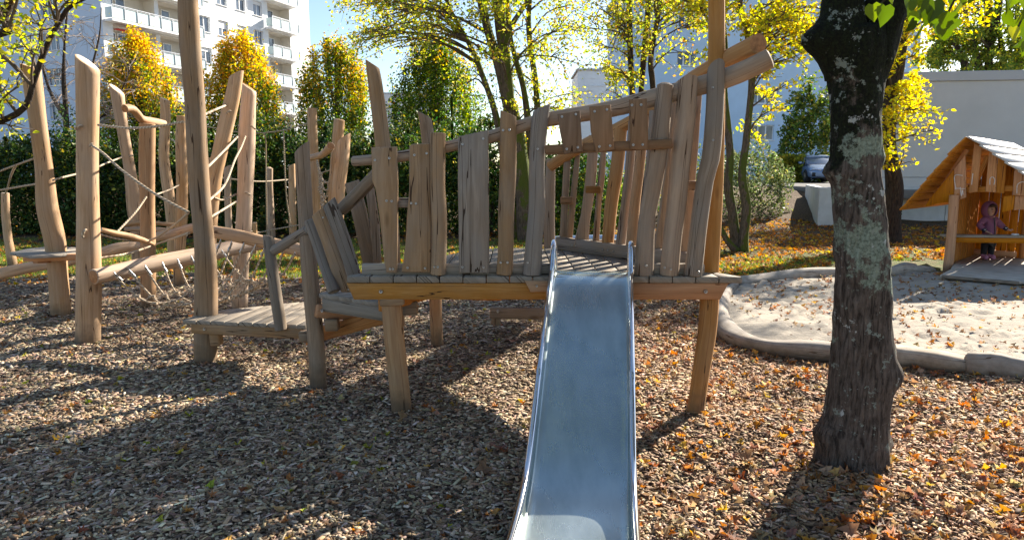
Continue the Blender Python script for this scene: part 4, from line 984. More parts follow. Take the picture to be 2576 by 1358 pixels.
shrub(16.7, 39, 3.0, 2.4, .95, 5.4, 9000, .16, [(.09,.15,.03,3), (.18,.24,.04,2), (.42,.36,.06,1)], 'tall round-topped green shrub above the parked silver car', None, 35, cat='shrub')
shrub(11.7, 13.4, 1.8, 1.4, 0, 1.5, 5000, .08, HP, 'dark shrub behind the play hut', None, 36)
shrub(9.6+1.2, 19.3, .55, .4, 0, .75, 160, .10, [(.08,.13,.04,1)], 'small sparse weed growing against the concrete wall', None, 37, name='weed', cat='weed')

# ---------------------------------------------------------------- big foreground tree
bt_root = empty('big_tree', (1.86, 3.5, 0), 'big dark foreground tree trunk with lichen patches, moss and burls', 'tree')
b = MB()
Yt = 3.5
def TP(u, v): return at(u, v, Yt)
main = [(2146, 1215), (2146, 1165), (2150, 1100), (2160, 1000), (2166, 900), (2167, 800), (2165, 700), (2160, 600), (2155, 500), (2151, 400), (2151, 300), (2152, 200), (2150, 130), (2149, 80)]
mr = [84, 80, 75, 70, 67, 65, 63, 61, 59, 59, 60, 66, 72, 68]
b.log([TP(*q) for q in main], [r*mpp(q[1], Yt) for q, r in zip(main, mr)], seg=56, step=.03, wob=.03, seed=5, bev=.3, capmi=0)
for st, rs in ((([(2135, 190), (2122, 110), (2118, 40), (2124, -60), (2136, -240), (2120, -420)]), [55, 60, 50, 48, 42, 30]), (([(2180, 230), (2206, 130), (2228, 50), (2244, -20), (2262, -120), (2300, -300)]), [40, 44, 42, 42, 38, 28])):
    b.log([TP(*q) for q in st], [r*mpp(q[1], Yt) for q, r in zip(st, rs)], seg=40, step=.03, wob=.04, bev=.3, capmi=0)
burls = [(2066, 98, .10, .075, -1), (2238, 398, .055, .055, 1), (2092, 432, .05, .05, -1), (2250, 868, .045, .05, 1), (2246, 938, .075, .09, 1), (2076, 1095, .05, .07, -1), (2210, 150, .05, .05, 1), (2228, 1110, .035, .05, 1), (2150, 925, .02, .04, 0), (2226, 10, .05, .08, 1)]
nv = []
for p in b.v:
    p = Vector(p); q = p.copy()
    ax = Vector((TP(2155, 600).x, Yt, p.z)); rad_d = (p-ax); rad_d.z = 0; rad_d.normalize()
    for u, v, am, rr, sd_ in burls:
        c = TP(u-sd_*8, v); c.x -= 0; d2 = ((p.x-c.x)**2+((p.z-c.z))**2*1.1+((p.y-Yt)*.8)**2)/(rr*rr)
        if d2 < 9: q += rad_d*am*math.exp(-d2)
    n1 = noise.noise(p*7)*.010+noise.noise(p*19)*.006+noise.noise(Vector((p.x*40, p.y*40, p.z*6)))*.007
    q += rad_d*n1
    if p.z < .35:
        a = math.atan2(rad_d.y, rad_d.x); q += rad_d*max(0, math.sin(a*5+1))*.035*((.35-p.z)/.35)**2
    nv.append(tuple(q))
b.v = nv
b.build('trunk', M['bigbark'], bt_root, angle=180)
# unseen overhead crown, spread behind the camera for the slide to reflect; hanging sprays
tb3 = MB(); pos = []
for k in range(24):
    c = Vector((1.4+random.uniform(-3.0, 3.4), 2.2+random.uniform(-4.6, 3.2), random.uniform(4.7, 8.0))); S = Vector((1.95, 3.5, random.uniform(3.2, 4.4))); m1 = S.lerp(c, .5)+Vector((0, 0, .3))
    tube_mb(tb3, [S, m1, c], [.05, .03, .01], 6, .3)
    q = np.array(c)+rng.normal(0, .42, (190, 3)); pos.append(q)
spr = [((2330, -130), [(2300, -70), (2240, -20), (2215, 10)]), ((2400, -120), [(2370, -60), (2345, -10), (2320, 30)]), ((2430, -120), [(2430, -60), (2400, 10), (2380, 40)]), ((2640, -100), [(2600, -20), (2575, 30), (2560, 70)]), ((2500, -140), [(2470, -60), (2440, -20)])]
hl_p = []
for s0, ps in spr:
    Y_ = random.uniform(2.7, 3.2); P = [Vector((2.3, 3.4, 3.6))]+[at(*s0, Y_)]+[at(*q, Y_) for q in ps]; tube_mb(tb3, P, [.03, .012]+[.006-.001*i for i in range(len(ps))], 6, .15)
    for q in ps: hl_p.append((q, Y_))
tb3.build('branches', M['darkbark'], bt_root, smooth=False)
pos = np.concatenate(pos); n = len(pos)
mass('crown', *LEAF, pos, rots(n, 2.6), rng.uniform(.7, 1.2, n)*.10, pick([(.20,.27,.08,3), (.28,.33,.10,2), (.36,.36,.12,1)], n), M['leafdark'], bt_root)
lp = [(2196, 30, 44), (2222, 37, 52), (2250, -12, 44), (2286, 10, 56), (2300, 45, 40), (2322, -10, 60), (2340, 28, 62), (2362, 12, 58), (2382, 50, 50), (2352, 60, 48), (2310, 82, 44), (2376, 84, 40), (2404, 22, 52), (2330, -35, 60), (2280, -30, 50), (2390, -20, 60), (2420, -10, 44),
      (2400, 60, 34), (2366, 76, 38), (2290, 64, 36), (2500, -22, 46), (2530, 10, 50), (2552, -8, 52), (2572, 30, 52), (2540, 46, 46), (2566, 72, 50), (2586, 90, 48), (2548, 84, 36), (2580, 120, 40), (2590, 0, 60), (2450, -20, 50), (2262, -40, 50), (2300, -48, 60), (2360, -45, 60), (2480, -40, 50), (2566, 105, 36), (2346, 44, 46), (2318, 24, 40)]
pp = []; rr_ = []; ss = []
for u, v, s_ in lp:
    Y_ = random.uniform(2.65, 3.3); pp.append(at(u, v, Y_)); ss.append(s_*mpp(v, Y_))
    yaw = random.gauss(0, .7); roll = random.gauss(0, .35); til = random.gauss(.2, .35)
    # local x->right, y(tip)->down, z->toward the camera
    Bm = Matrix(((1, 0, 0), (0, 0, -1), (0, -1, 0))).transposed()
    rr_.append(np.array(Matrix.Rotation(yaw, 3, 'Z')@Matrix.Rotation(roll, 3, 'Y')@Matrix.Rotation(til, 3, 'X')@Bm))
mass('hanging_leaves', *HEART, np.array(pp), np.array(rr_), np.array(ss), pick([(.10,.16,.012,3), (.15,.21,.015,2), (.30,.30,.03,1)], len(pp), .15), M['leafdark'], bt_root)

# ---------------------------------------------------------------- buildings
def sheetmat(name, c, rough=.85, n=.05): return simple(name, c, rough, 0, 1.2, n)
M['white'] = sheetmat('white_render', (.78,.79,.80)); M['endwall'] = sheetmat('skylit_end_render', (.56,.67,.82)); M['bluewall'] = sheetmat('light_blue_render', (.54,.70,.88))  # end wall's blue is skylit shade put into its colour
M['greywall'] = sheetmat('pale_grey_render', (.60,.59,.58)); M['concrete'] = simple('cast_concrete', (.60,.60,.585), .9, 0, 3, .12); M['capm'] = sheetmat('grey_wall_cap', (.50,.50,.51))
M['frame'] = sheetmat('white_window_frame', (.80,.81,.82), .5); M['panel'] = simple('frosted_balcony_panel', (.60,.72,.72), .25, 0, 1, .04, .5)
M['interior'] = sheetmat('beige_loggia_wall', (.62,.58,.52)); M['rail'] = simple('grey_rail_metal', (.45,.47,.50), .4, .6, 3, .1); M['red'] = sheetmat('red_awning', (.5,.05,.04)); M['shutter'] = sheetmat('white_roller_shutter', (.72,.72,.72), .6)
def glassmat():
    m, nt, out = newmat('window_glass')
    tc = nt.nodes.new('ShaderNodeTexCoord').outputs['Object']; n = noise_n(nt, mapping(nt, tc, (1, 1, .6)), .9, 2, .5)
    b = N(nt, 'ShaderNodeBsdfPrincipled', inp={'Roughness': .06}); nt.links.new(mixc(nt, maprange(nt, n, .4, .6), (.03,.045,.07), (.16,.19,.24)), b.inputs['Base Color']); b.inputs['Specular IOR Level'].default_value = .9
    nt.links.new(b.outputs[0], out.inputs[0]); return m
M['glass'] = glassmat()
def facade(parent, O, d, W, H, ops, mat, depth=.22, name='wall', inner='interior'):
    """wall with recessed openings; O lower left, d horizontal unit; ops (s0,s1,z0,z1,depth); outward normal = d x up"""
    d = Vector(d).normalized(); up = Vector((0, 0, 1)); nrm = d.cross(up); b1 = MB()
    S = sorted({0, W}|{o[0] for o in ops}|{o[1] for o in ops}); Z = sorted({0, H}|{o[2] for o in ops}|{o[3] for o in ops})
    def Pt(s, z, dp=0): return O+d*s+up*z-nrm*dp
    def quad(a, b_, c, e, mi=0):
        k = len(b1.v); b1.v += [tuple(a), tuple(b_), tuple(c), tuple(e)]; b1.face((k, k+1, k+2, k+3), ((0, 0),)*4, mi)
    for i in range(len(S)-1):
        for j in range(len(Z)-1):
            sm, zm = (S[i]+S[i+1])/2, (Z[j]+Z[j+1])/2
            if any(o[0] < sm < o[1] and o[2] < zm < o[3] for o in ops): continue
            quad(Pt(S[i], Z[j]), Pt(S[i+1], Z[j]), Pt(S[i+1], Z[j+1]), Pt(S[i], Z[j+1]))
    for o in ops:
        s0, s1, z0, z1 = o[:4]; dp = o[4] if len(o) > 4 else depth; mi = 1 if dp > .5 else 0
        quad(Pt(s0, z0), Pt(s0, z0, dp), Pt(s0, z1, dp), Pt(s0, z1), mi); quad(Pt(s1, z0, dp), Pt(s1, z0), Pt(s1, z1), Pt(s1, z1, dp), mi)
        quad(Pt(s0, z1, dp), Pt(s1, z1, dp), Pt(s1, z1), Pt(s0, z1), mi); quad(Pt(s0, z0), Pt(s1, z0), Pt(s1, z0, dp), Pt(s0, z0, dp), mi)
        if dp > .5: quad(Pt(s0, z0, dp), Pt(s1, z0, dp), Pt(s1, z1, dp), Pt(s0, z1, dp), 1)
    return b1.build(name, [M[mat], M[inner]], parent, smooth=False)
def window(parent, O, d, s0, s1, z0, z1, dp, panes=2, shutter=0., name='window'):
    d = Vector(d).normalized(); up = Vector((0, 0, 1)); nrm = d.cross(up); w = .07; b1 = MB()
    rot = Matrix((d, nrm, up)).transposed()
    def bx(sa, sb_, za, zb, dq, th=.05, bb=b1): bb.box(O+d*((sa+sb_)/2)+up*((za+zb)/2)-nrm*dq, (sb_-sa, th, zb-za), rot, 0, .004)
    bx(s0, s1, z0, z0+w, dp); bx(s0, s1, z1-w, z1, dp); bx(s0, s0+w, z0+w, z1-w, dp); bx(s1-w, s1, z0+w, z1-w, dp)
    for k in range(1, panes):
        x = s0+(s1-s0)*k/panes; bx(x-w*.7, x+w*.7, z0+w, z1-w, dp)
    f = b1.build(name, M['frame'], parent, smooth=False)
    b2 = MB(); bx(s0+w*.5, s1-w*.5, z0+w*.5, z1-w*.5, dp+.015, .012, b2); b2.build('pane', M['glass'], f, smooth=False)
    if shutter: b3 = MB(); bx(s0+.01, s1-.01, z1-(z1-z0)*shutter, z1-.01, dp-.045, .03, b3); b3.build('roller_shutter', M['shutter'], f, smooth=False)
    b4 = MB(); bx(s0-.06, s1+.06, z0-.06, z0-.005, -.03, .12, b4); b4.build('sill', M['frame'], f, smooth=False)
    return f
# apartment block at left
C0 = Vector((-32, 55, 0)); dF = Vector((.375, .927, 0)).normalized(); Wf, Hf = 25.2, 25.0
apt = empty('apartment_block', (C0.x, C0.y, 0), 'tall white apartment block with glazed balconies behind the left trees', 'building')
ops = []; bays = []
for k in range(-4, 4):
    zf = 14.6-1.05+2.8*k
    if zf < .3: continue
    ops += [(.9, 4.9, zf, zf+2.45, 1.3), (5.3, 9.0, zf, zf+2.45, 1.3), (18.6, 21.9, zf, zf+2.45, 1.3)]
    for sc_ in (10.3, 12.5, 14.9, 17.2): ops.append((sc_-.62, sc_+.62, zf+.85, zf+2.25, .25))
ops = [o for o in ops if o[3] < Hf]
facade(apt, C0, dF, Wf, Hf, ops, 'white')
nF = dF.cross(Vector((0, 0, 1)))
rotF = Matrix((dF, nF, Vector((0, 0, 1)))).transposed()
rd = random.Random(4)
for o in ops:
    if o[4] < .5: window(apt, C0, dF, *o[:4], .2, 2, rd.choice([0, .25, .5, .8]))
    else:
        window(apt, C0, dF, o[0]+.35, o[0]+1.15, o[2]+.05, o[3]-.3, 1.22, 1, 0, 'balcony_door'); window(apt, C0, dF, o[0]+1.3, o[0]+2.2, o[2]+.95, o[3]-.3, 1.22, 1)
for k in range(-4, 4):
    zf = 14.6-1.05+2.8*k
    if zf < .3: continue
    for (a, c) in ((.2, 9.3), (18.2, 22.3)):
        b1 = MB(); b1.box(C0+dF*((a+c)/2)+Vector((0, 0, zf-.12))+nF*.45, (c-a, .9, .2), rotF, 0, .01); bal = b1.build('balcony', M['frame'], apt, smooth=False)
        b2 = MB(); npn = int((c-a)/1.05); w = (c-a)/npn
        for q in range(npn): b2.box(C0+dF*(a+w*(q+.5))+Vector((0, 0, zf+.44))+nF*.86, (w-.07, .03, .82), rotF, 0, .003)
        for q in (a+.02, c-.02): b2.box(C0+dF*q+Vector((0, 0, zf+.44))+nF*.45, (.03, .72, .82), rotF, 0, .003)
        b2.build('balcony_panel', M['panel'], bal, smooth=False)
        b3 = MB()
        for q in range(npn+1): b3.box(C0+dF*(a+w*q)+Vector((0, 0, zf+.48))+nF*.9, (.05, .05, 1.0), rotF, 2, .003)
        b3.box(C0+dF*((a+c)/2)+Vector((0, 0, zf+1.0))+nF*.9, (c-a, .07, .05), rotF, 0, .004); b3.box(C0+dF*((a+c)/2)+Vector((0, 0, zf+.9))+nF*.9, (c-a, .03, .03), rotF, 0, .004)
        b3.build('balcony_rail', M['rail'], bal, smooth=False)
b1 = MB(); b1.box(C0+dF*2.3+Vector((0, 0, 12.9))+nF*.15, (2.6, .5, .06), rotF, 0, .01); b1.build('awning', M['red'], apt)
dE = Vector((.927, -.375, 0)).normalized(); We = 16.0; Oe = C0-dE*We
opsE = []
for k in range(-4, 4):
    zf = 14.6-1.05+2.8*k
    if zf > .3 and zf+2.3 < Hf: opsE.append((9.0, 10.9, zf+.75, zf+2.1, .25)); opsE.append((1.5, 3.2, zf+.75, zf+2.1, .25))
facade(apt, Oe, dE, We, Hf, opsE, 'endwall', name='end_wall')
for o in opsE: window(apt, Oe, dE, *o[:4], .2, 3)
b1 = MB(); bkA = C0+dF*Wf; bkB = Oe+dF*Wf
for (p_, q_) in ((bkA, bkB), (bkB, Oe)):
    k = len(b1.v); b1.v += [tuple(p_), tuple(q_), tuple(q_+Vector((0, 0, Hf))), tuple(p_+Vector((0, 0, Hf)))]; b1.face((k, k+1, k+2, k+3), ((0, 0),)*4)
b1.build('rear_wall', M['white'], apt, smooth=False)
b1 = MB(); b1.board([C0+Vector((.3, -.3, Hf+.3)), bkA+Vector((.5, .2, Hf+.3)), bkB+Vector((-.3, .3, Hf+.3)), Oe+Vector((-.4, -.2, Hf+.3))], .3, (0, 0, 1), (0, 1, 0), .02); b1.build('roof', M['capm'], apt, smooth=False)
# pale blue building
bx0 = at(1578, 300, 53).x; bl = empty('blue_building', (bx0, 53, 0), 'large pale blue building in shade with white windows behind the maples', 'building')
O2 = Vector((bx0, 53, 0)); Wb = 22.0; Hb = 16.0; ops = []
for v0, v1 in ((226, 261), (315, 353)):
    z1_, z0_ = at(1900, v0, 53).z, at(1900, v1, 53).z
    for (ua, ub) in ((1888, 1947), (1700, 1750), (2060, 2110)): ops.append((at(ua, v0, 53).x-bx0, at(ub, v0, 53).x-bx0, z0_, z1_, .2))
for dz in (2.8, 5.6):
    for (ua, ub) in ((1888, 1947), (1700, 1750), (2060, 2110)):
        z1_, z0_ = at(1900, 226, 53).z+dz, at(1900, 261, 53).z+dz
        if z1_ < Hb-.3: ops.append((at(ua, 226, 53).x-bx0, at(ub, 226, 53).x-bx0, z0_, z1_, .2))
facade(bl, O2, (1, 0, 0), Wb, Hb, ops, 'bluewall')
for o in ops: window(bl, O2, (1, 0, 0), *o[:4], .16, 3)
facade(bl, O2+Vector((0, 12, 0)), (0, -1, 0), 12, Hb, [], 'bluewall', name='side_wall'); facade(bl, O2+Vector((Wb, 0, 0)), (0, 1, 0), 12, Hb, [], 'bluewall', name='side_wall')
b1 = MB(); b1.board([O2+Vector((-.3, -.3, Hb+.3)), O2+Vector((Wb+.3, -.3, Hb+.3)), O2+Vector((Wb+.3, 12, Hb+.3)), O2+Vector((-.3, 12, Hb+.3))], .3, (0, 0, 1), (1, 0, 0), .02); b1.build('roof', M['capm'], bl, smooth=False)
# white house between the trees
wx = at(1452, 220, 82).x; wh = empty('white_house', (wx, 82, 0), 'small distant white block with two storeys of dark openings between the trees', 'building')
O3 = Vector((wx, 82, 0)); W3 = 9.; H3 = at(1500, 178, 82).z
def Zv(v): return at(1500, v, 82).z
def Sx(u): return at(u, 220, 82).x-wx
ops = [(Sx(1466), Sx(1532), Zv(216), Zv(198), 1.0), (Sx(1546), Sx(1580), Zv(216), Zv(198), 1.0), (Sx(1480), Sx(1491), Zv(262), Zv(247), .2), (Sx(1510), Sx(1533), Zv(262), Zv(247), .2), (Sx(1547), Sx(1560), Zv(262), Zv(247), .2)]
facade(wh, O3, (1, 0, 0), W3, H3, ops, 'white', inner='shutter')
for o in ops: window(wh, O3, (1, 0, 0), o[0]+(.4 if o[4] > .5 else 0), o[1]-(.4 if o[4] > .5 else 0), o[2], o[3]-(.1 if o[4] > .5 else 0), .16 if o[4] < .5 else .9, 2)
b1 = MB(); b1.box((wx+W3/2, 86, H3/2-.1), (W3-.01, 7.9, H3-.1), None, 2, .02); b1.build('rear_body', M['white'], wh, smooth=False)
b1 = MB(); b1.box((wx+W3/2, 85.8, H3+.1), (W3+.3, 8.1, .2), None, 2, .02); b1.build('roof', M['capm'], wh, smooth=False)
o = None
fx0, fx1 = at(962, 300, 75).x, at(1020, 300, 75).x; zz = at(990, 238, 75).z
fw = empty('far_house', (fx0, 75, 0), 'sliver of a far white house right of the tall leaning post', 'building')
facade(fw, Vector((fx0, 75, 0)), (1, 0, 0), fx1-fx0+4, zz, [(1.0, 2.2, 4.5, 5.9, .2), (1.0, 2.2, 7.3, 8.7, .2)], 'white')
for z_ in (4.5, 7.3): window(fw, Vector((fx0, 75, 0)), (1, 0, 0), 1., 2.2, z_, z_+1.4, .16, 2)
b1 = MB(); b1.box((fx0+(fx1-fx0+4)/2, 79, zz+.1), (fx1-fx0+4.3, 8, .2), None, 2, .02); b1.build('roof', M['capm'], fw, smooth=False)
# grey flat-roofed building and its concrete base
gx0 = at(2225, 300, 21).x; gz_ = at(2330, 183, 21).z; slopeY = 19.6
gb = empty('grey_building', (gx0, 21, 0), 'windowless pale grey flat-roofed building on a concrete base at right', 'building')
p0, p1_ = Vector((gx0, 21, 0)), Vector((26, 19.2, 0)); dG = (p1_-p0).normalized(); nG = dG.cross(Vector((0, 0, 1))); LG = (p1_-p0).length
rotG = Matrix((dG, nG, Vector((0, 0, 1)))).transposed()
def gprism(name, z0, z1, off, mat, o2=0.):
    a_ = p0+nG*off-dG*o2; c_ = p0+dG*LG+nG*off
    b1 = MB(); b1.board([Vector((a_.x, a_.y, z1)), Vector((c_.x, c_.y, z1)), Vector((c_.x+3, 28, z1)), Vector((p0.x*28/21+.3-o2, 28, z1))], z1-z0, (0, 0, 1), (1, 0, 0), .01); return b1.build(name, M[mat], gb, smooth=False)
def gbox(name, s0, s1, z0, z1, off, th, mat, bev=.01):
    b1 = MB(); b1.box(p0+dG*((s0+s1)/2)+Vector((0, 0, (z0+z1)/2))+nG*(off-th/2), (s1-s0, th, z1-z0), rotG, 0, bev); return b1.build(name, M[mat], gb, smooth=False)
zbase = at(2300, 470, 21).z; zline = at(2300, 446, 21).z
gprism('wall', zbase, zline-.012, 0, 'greywall'); gprism('wall', zline, gz_-.28, -.004, 'greywall', -.004); gprism('roof_edge', gz_-.279, gz_, .05, 'capm', .04)
for k in range(5):
    s0 = -.4+k*2.35; gbox('base_wall', s0, s0+2.335, -.3, zbase, .03, .5, 'concrete')
# terrace retaining wall with its corner
rw = empty('retaining_wall', at(2055, 573, 19.8), 'low white concrete retaining wall corner below the parked silver car', 'wall')
ca = at(2055, 573, 19.8); ca.z = -.2; zt = at(2055, 472, 19.8).z; rt_ = Vector((gx0-.3, 20.3, -.2))
def prism(name, poly, z0, z1, mat, parent):
    b1 = MB(); b1.board([Vector((x, y, z1)) for x, y in poly], z1-z0, (0, 0, 1), (1, 0, 0), .012); return b1.build(name, M[mat], parent, smooth=False)
prism('wall', [(ca.x, ca.y), (rt_.x, rt_.y), (rt_.x, rt_.y+.3), (ca.x+.28, ca.y+.32)], -.3, zt, 'concrete', rw)
prism('wall', [(ca.x, ca.y+.003), (ca.x+.27, ca.y+.325), (10.9, 24.6), (10.65, 24.7)], -.3, zt-.003, 'concrete', rw)
# ---------------------------------------------------------------- cars
M['carpaint'] = simple('silver_blue_car_paint', (.22,.32,.50), .25, .4, 2, .03, .6); M['whitepaint'] = simple('white_car_paint', (.75,.77,.80), .25, 0, 2, .02, .6)
M['black'] = simple('black_plastic', (.015,.017,.02), .4, 0, 10, .2); M['lamp'] = simple('headlight_lens', (.55,.62,.72), .08, .3, 20, .3, .8); M['tyre'] = simple('rubber_tyre', (.02,.02,.02), .8, 0, 10, .2)
def loft(secs, mi=0, close=True):
    b1 = MB(); n = len(secs[0])
    for s_ in secs: b1.v += [tuple(p) for p in s_]
    for i in range(len(secs)-1):
        for j in range(n-1+(1 if close else 0)):
            j2 = (j+1) % n; b1.face((i*n+j, (i+1)*n+j, (i+1)*n+j2, i*n+j2), ((0, 0),)*4, mi)
    b1.face(tuple(range(n)), ((0, 0),)*n, mi); b1.face(tuple(reversed(range((len(secs)-1)*n, len(secs)*n))), ((0, 0),)*n, mi)
    return b1
def car(loc, label, paint):
    root = empty('parked_car', (0, 0, 0), label, 'car', 'cars parked above the terrace')
    secs = []
    for y, w, zb, zt in ((0, .62, .30, .58), (.06, .78, .22, .66), (.25, .87, .20, .74), (.7, .91, .20, .84), (1.3, .92, .20, .93), (2.4, .92, .2, .97), (3.6, .91, .2, .98), (4.2, .87, .22, .96), (4.45, .76, .3, .9), (4.5, .6, .4, .8)):
        sec = []
        for a in np.linspace(0, 2*np.pi, 28, endpoint=False):
            c, s_ = math.cos(a), math.sin(a); e = .42
            sec.append((w*math.copysign(abs(c)**e, c), y, (zb+zt)/2+(zt-zb)/2*math.copysign(abs(s_)**.55, s_)))
        secs.append(sec)
    loft(secs).build('body', M[paint], root, angle=40)
    secs = []
    for y, w, zt in ((1.25, .74, .93), (1.6, .70, 1.13), (2.05, .62, 1.36), (2.6, .60, 1.41), (3.2, .60, 1.38), (3.7, .64, 1.2), (4.15, .66, .97)):
        secs.append([(-w-.1, y, .90), (-w, y, zt-.06), (-w*.86, y, zt), (0, y, zt+.02), (w*.86, y, zt), (w, y, zt-.06), (w+.1, y, .90)])
    loft(secs).build('windows', M['glass'], root, angle=30)
    secs = []
    for y, w, zt in ((2.0, .60, 1.375), (2.3, .6, 1.42), (2.9, .6, 1.43), (3.3, .6, 1.40)):
        secs.append([(-w, y, zt-.06), (-w*.86, y, zt), (0, y, zt+.02), (w*.86, y, zt), (w, y, zt-.06), (0, y, zt-.05)])
    loft(secs).build('roof', M[paint], root, angle=30)
    for sg in (-1, 1):
        b1 = MB(); b1.log([(sg*.90, 1.45, .98), (sg*.70, 1.95, 1.33)], .03, seg=6, wob=0, caps=True, capmi=0); b1.build('pillar', M[paint], root)
        b1 = MB(); b1.board([Vector(q) for q in ((sg*.36, -.0, .66), (sg*.80, .10, .70), (sg*.84, .16, .61), (sg*.42, .0, .58))], .12, (0, -1, .15), (1, 0, 0), .01); b1.build('headlight', M['lamp'], root)
        b1 = MB(); b1.board([Vector(q) for q in ((sg*.04, -.03, .62), (sg*.30, -.02, .62), (sg*.28, -.03, .46), (sg*.05, -.04, .46))], .10, (0, -1, 0), (1, 0, 0), .01); b1.build('grille', M['black'], root)
        b1 = MB(); b1.board([Vector(q) for q in ((sg*.44, -.0, .48), (sg*.80, .02, .52), (sg*.80, .03, .32), (sg*.40, -.0, .28))], .12, (0, -1, 0), (1, 0, 0), .01); b1.build('air_intake', M['black'], root)
        b1 = MB(); b1.box((sg*1.02, 1.55, 1.02), (.2, .12, .13), None, 0, .04); b1.build('mirror', M[paint], root)
        for y in (.85, 3.6):
            b1 = MB(); b1.log([(sg*.72, y, .33), (sg*.94, y, .33)], .33, seg=20, wob=0, bev=.12, capmi=0); wh_ = b1.build('wheel', M['tyre'], root)
            b1 = MB(); b1.log([(sg*.93, y, .33), (sg*.97, y, .33)], .2, seg=14, wob=0, bev=.1, capmi=0); b1.build('rim', M['metal'], wh_)
    b1 = MB(); b1.box((0, -.055, .40), (.5, .02, .11), None, 0, .004); b1.build('number_plate', M['frame'], root)
    b1 = MB(); b1.box((0, .0, .25), (1.3, .1, .08), None, 0, .02); b1.build('lower_intake', M['black'], root)
    root.location = loc; return root
cX = at(2084, 467, 34)
car1 = car((cX.x, 34, 1.10), 'silver-blue car parked nose-first above the concrete retaining wall', 'carpaint'); car1.rotation_euler.z = R(-8)
def copy_tree(o, parent=None):
    c = o.copy(); col.objects.link(c); c.parent = parent
    for ch in list(o.children): copy_tree(ch, c)
    return c
car2 = copy_tree(car1); cX2 = at(1948, 400, 38); car2.location = (cX2.x, 38, 1.10); car2.rotation_euler.z = R(-60); car2['label'] = 'pale car roof just showing above the feathery grey-green bush'
for ch in car2.children:
    if ch.name.split('.')[0] in ('body', 'roof', 'pillar', 'mirror'): ch.data = ch.data.copy(); ch.data.materials[0] = M['whitepaint']

# ---------------------------------------------------------------- play hut
A0 = at(2431, 347, 10.75); e_ = Vector((.70, -.714, 0)).normalized(); g_ = Vector((.714, .70, 0)).normalized(); UP = Vector((0, 0, 1))
hut = empty('play_hut', (7.9, 11.3, 0), 'orange wooden play hut with lapped plank roof and crooked gable boards', 'play hut')
rof = None
def roofside(name, dirv, run, drop, n, mat, length, w):
    sl = (dirv*run-UP*drop); L_ = sl.length; s_ = sl.normalized(); nr = s_.cross(g_); 
    if nr.z < 0: nr = -nr
    b1 = MB()
    for i in range(n):
        a = L_*i/n; off = random.uniform(-.03, .03)
        c0 = A0+s_*(a+w*.5)-g_*(.02+off)+nr*.03; 
        Mx = Matrix((g_, s_, nr)).transposed()@Matrix.Rotation(R(-7), 3, 'X').inverted() if False else Matrix((g_, s_, nr)).transposed()
        tl = Matrix.Rotation(.10, 3, g_); Mx = tl@Mx if nr.dot(tl@s_) > 0 or True else Mx
        # tilt so that the lower edge lies over the next plank
        s2 = (s_+nr*.10).normalized(); n2 = (nr-s_*.10).normalized(); Mx = Matrix((g_, s2, n2)).transposed()
        b1.box(c0+g_*(length/2), (length+random.uniform(-.06, .06), w, .028), Mx, 0, .005)
    return b1.build(name, M[mat], hut)
roofside('roof_planks', -e_, .80, 1.15, 9, 'orange', 3.2, .19)
roofside('roof_planks', e_, 1.55, 1.18, 9, 'silver', 3.6, .25)  # sunlit slope: its glare is put into the pale board colour
# gable boards
Pg = A0+g_*.26; ng = -g_
def G(poly, mat='orange', th=.03, off=0., name='gable_board', ax=(0, 0, 1)):
    pts = [onplane(u, v, Pg+g_*off, ng) for u, v in poly]; b1 = MB(); b1.board(pts, th, ng, ax, .004); return b1.build(name, M[mat], hut)
def h(x, y): return (2146+x*.3162, 300.5+y*.3162)
def H(*p): return [h(x, y) for x, y in p]
g1 = G(H((570, 695), (600, 640), (700, 520), (797, 400), (797, 655), (670, 668)))
g2 = G(H((801, 395), (888, 285), (895, 400), (895, 622), (801, 651)), off=-.004)
g3 = G(H((960, 190), (1020, 216), (985, 575), (918, 586)), off=-.035)
g4 = G(H((1078, 262), (1145, 280), (1133, 583), (1050, 575)), off=-.01)
g4b = G(H((1148, 282), (1218, 345), (1196, 590), (1136, 583)), off=-.01)
g5 = G(H((1280, 380), (1372, 420), (1400, 470), (1400, 612), (1265, 602)), off=-.01)
G(H((1195, 612), (1285, 604), (1272, 715), (1180, 742)), off=.05); G(H((1288, 606), (1400, 610), (1400, 715), (1276, 722)), off=.04)
gb_ = MB(); gb_.beam(onplane(*h(895, 560), Pg+g_*.05, ng), onplane(*h(1420, 545), Pg+g_*.05, ng), .05, .09); gb_.build('gable_beam', M['orange'], hut)
# rafters
for pts in (((1070, 290), (985, 480)), ((905, 240), (640, 640))):
    gb_ = MB(); gb_.beam(onplane(*h(*pts[0]), Pg+g_*.12, ng), onplane(*h(*pts[1]), Pg+g_*.12, ng), .05, .07); gb_.build('rafter', M['orange'], hut)
# chalk marks scrawled on the boards
M['chalk'] = simple('white_chalk', (.70,.66,.62), .9, 0, 60, .3)
def chalk(bd, pts, off):
    P = [onplane(*h(x, y), Pg+g_*off-g_*.004, ng) for x, y in pts]; b1 = MB(); b1.log(P, .006, seg=6, step=.03, wob=0, capmi=0); b1.build('chalk_mark', M['chalk'], bd)
chalk(g2, [(815, 560), (806, 450), (870, 447)], -.004); chalk(g2, [(808, 548), (888, 552)], -.004); chalk(g2, [(850, 540), (858, 610), (866, 560), (872, 600)], -.004)
chalk(g4, [(1085, 520), (1088, 470), (1108, 458), (1125, 480), (1118, 520)], -.01); chalk(g5, [(1300, 590), (1305, 520), (1340, 498), (1360, 500)], -.01); chalk(g3, [(950, 430), (940, 520)], -.035)
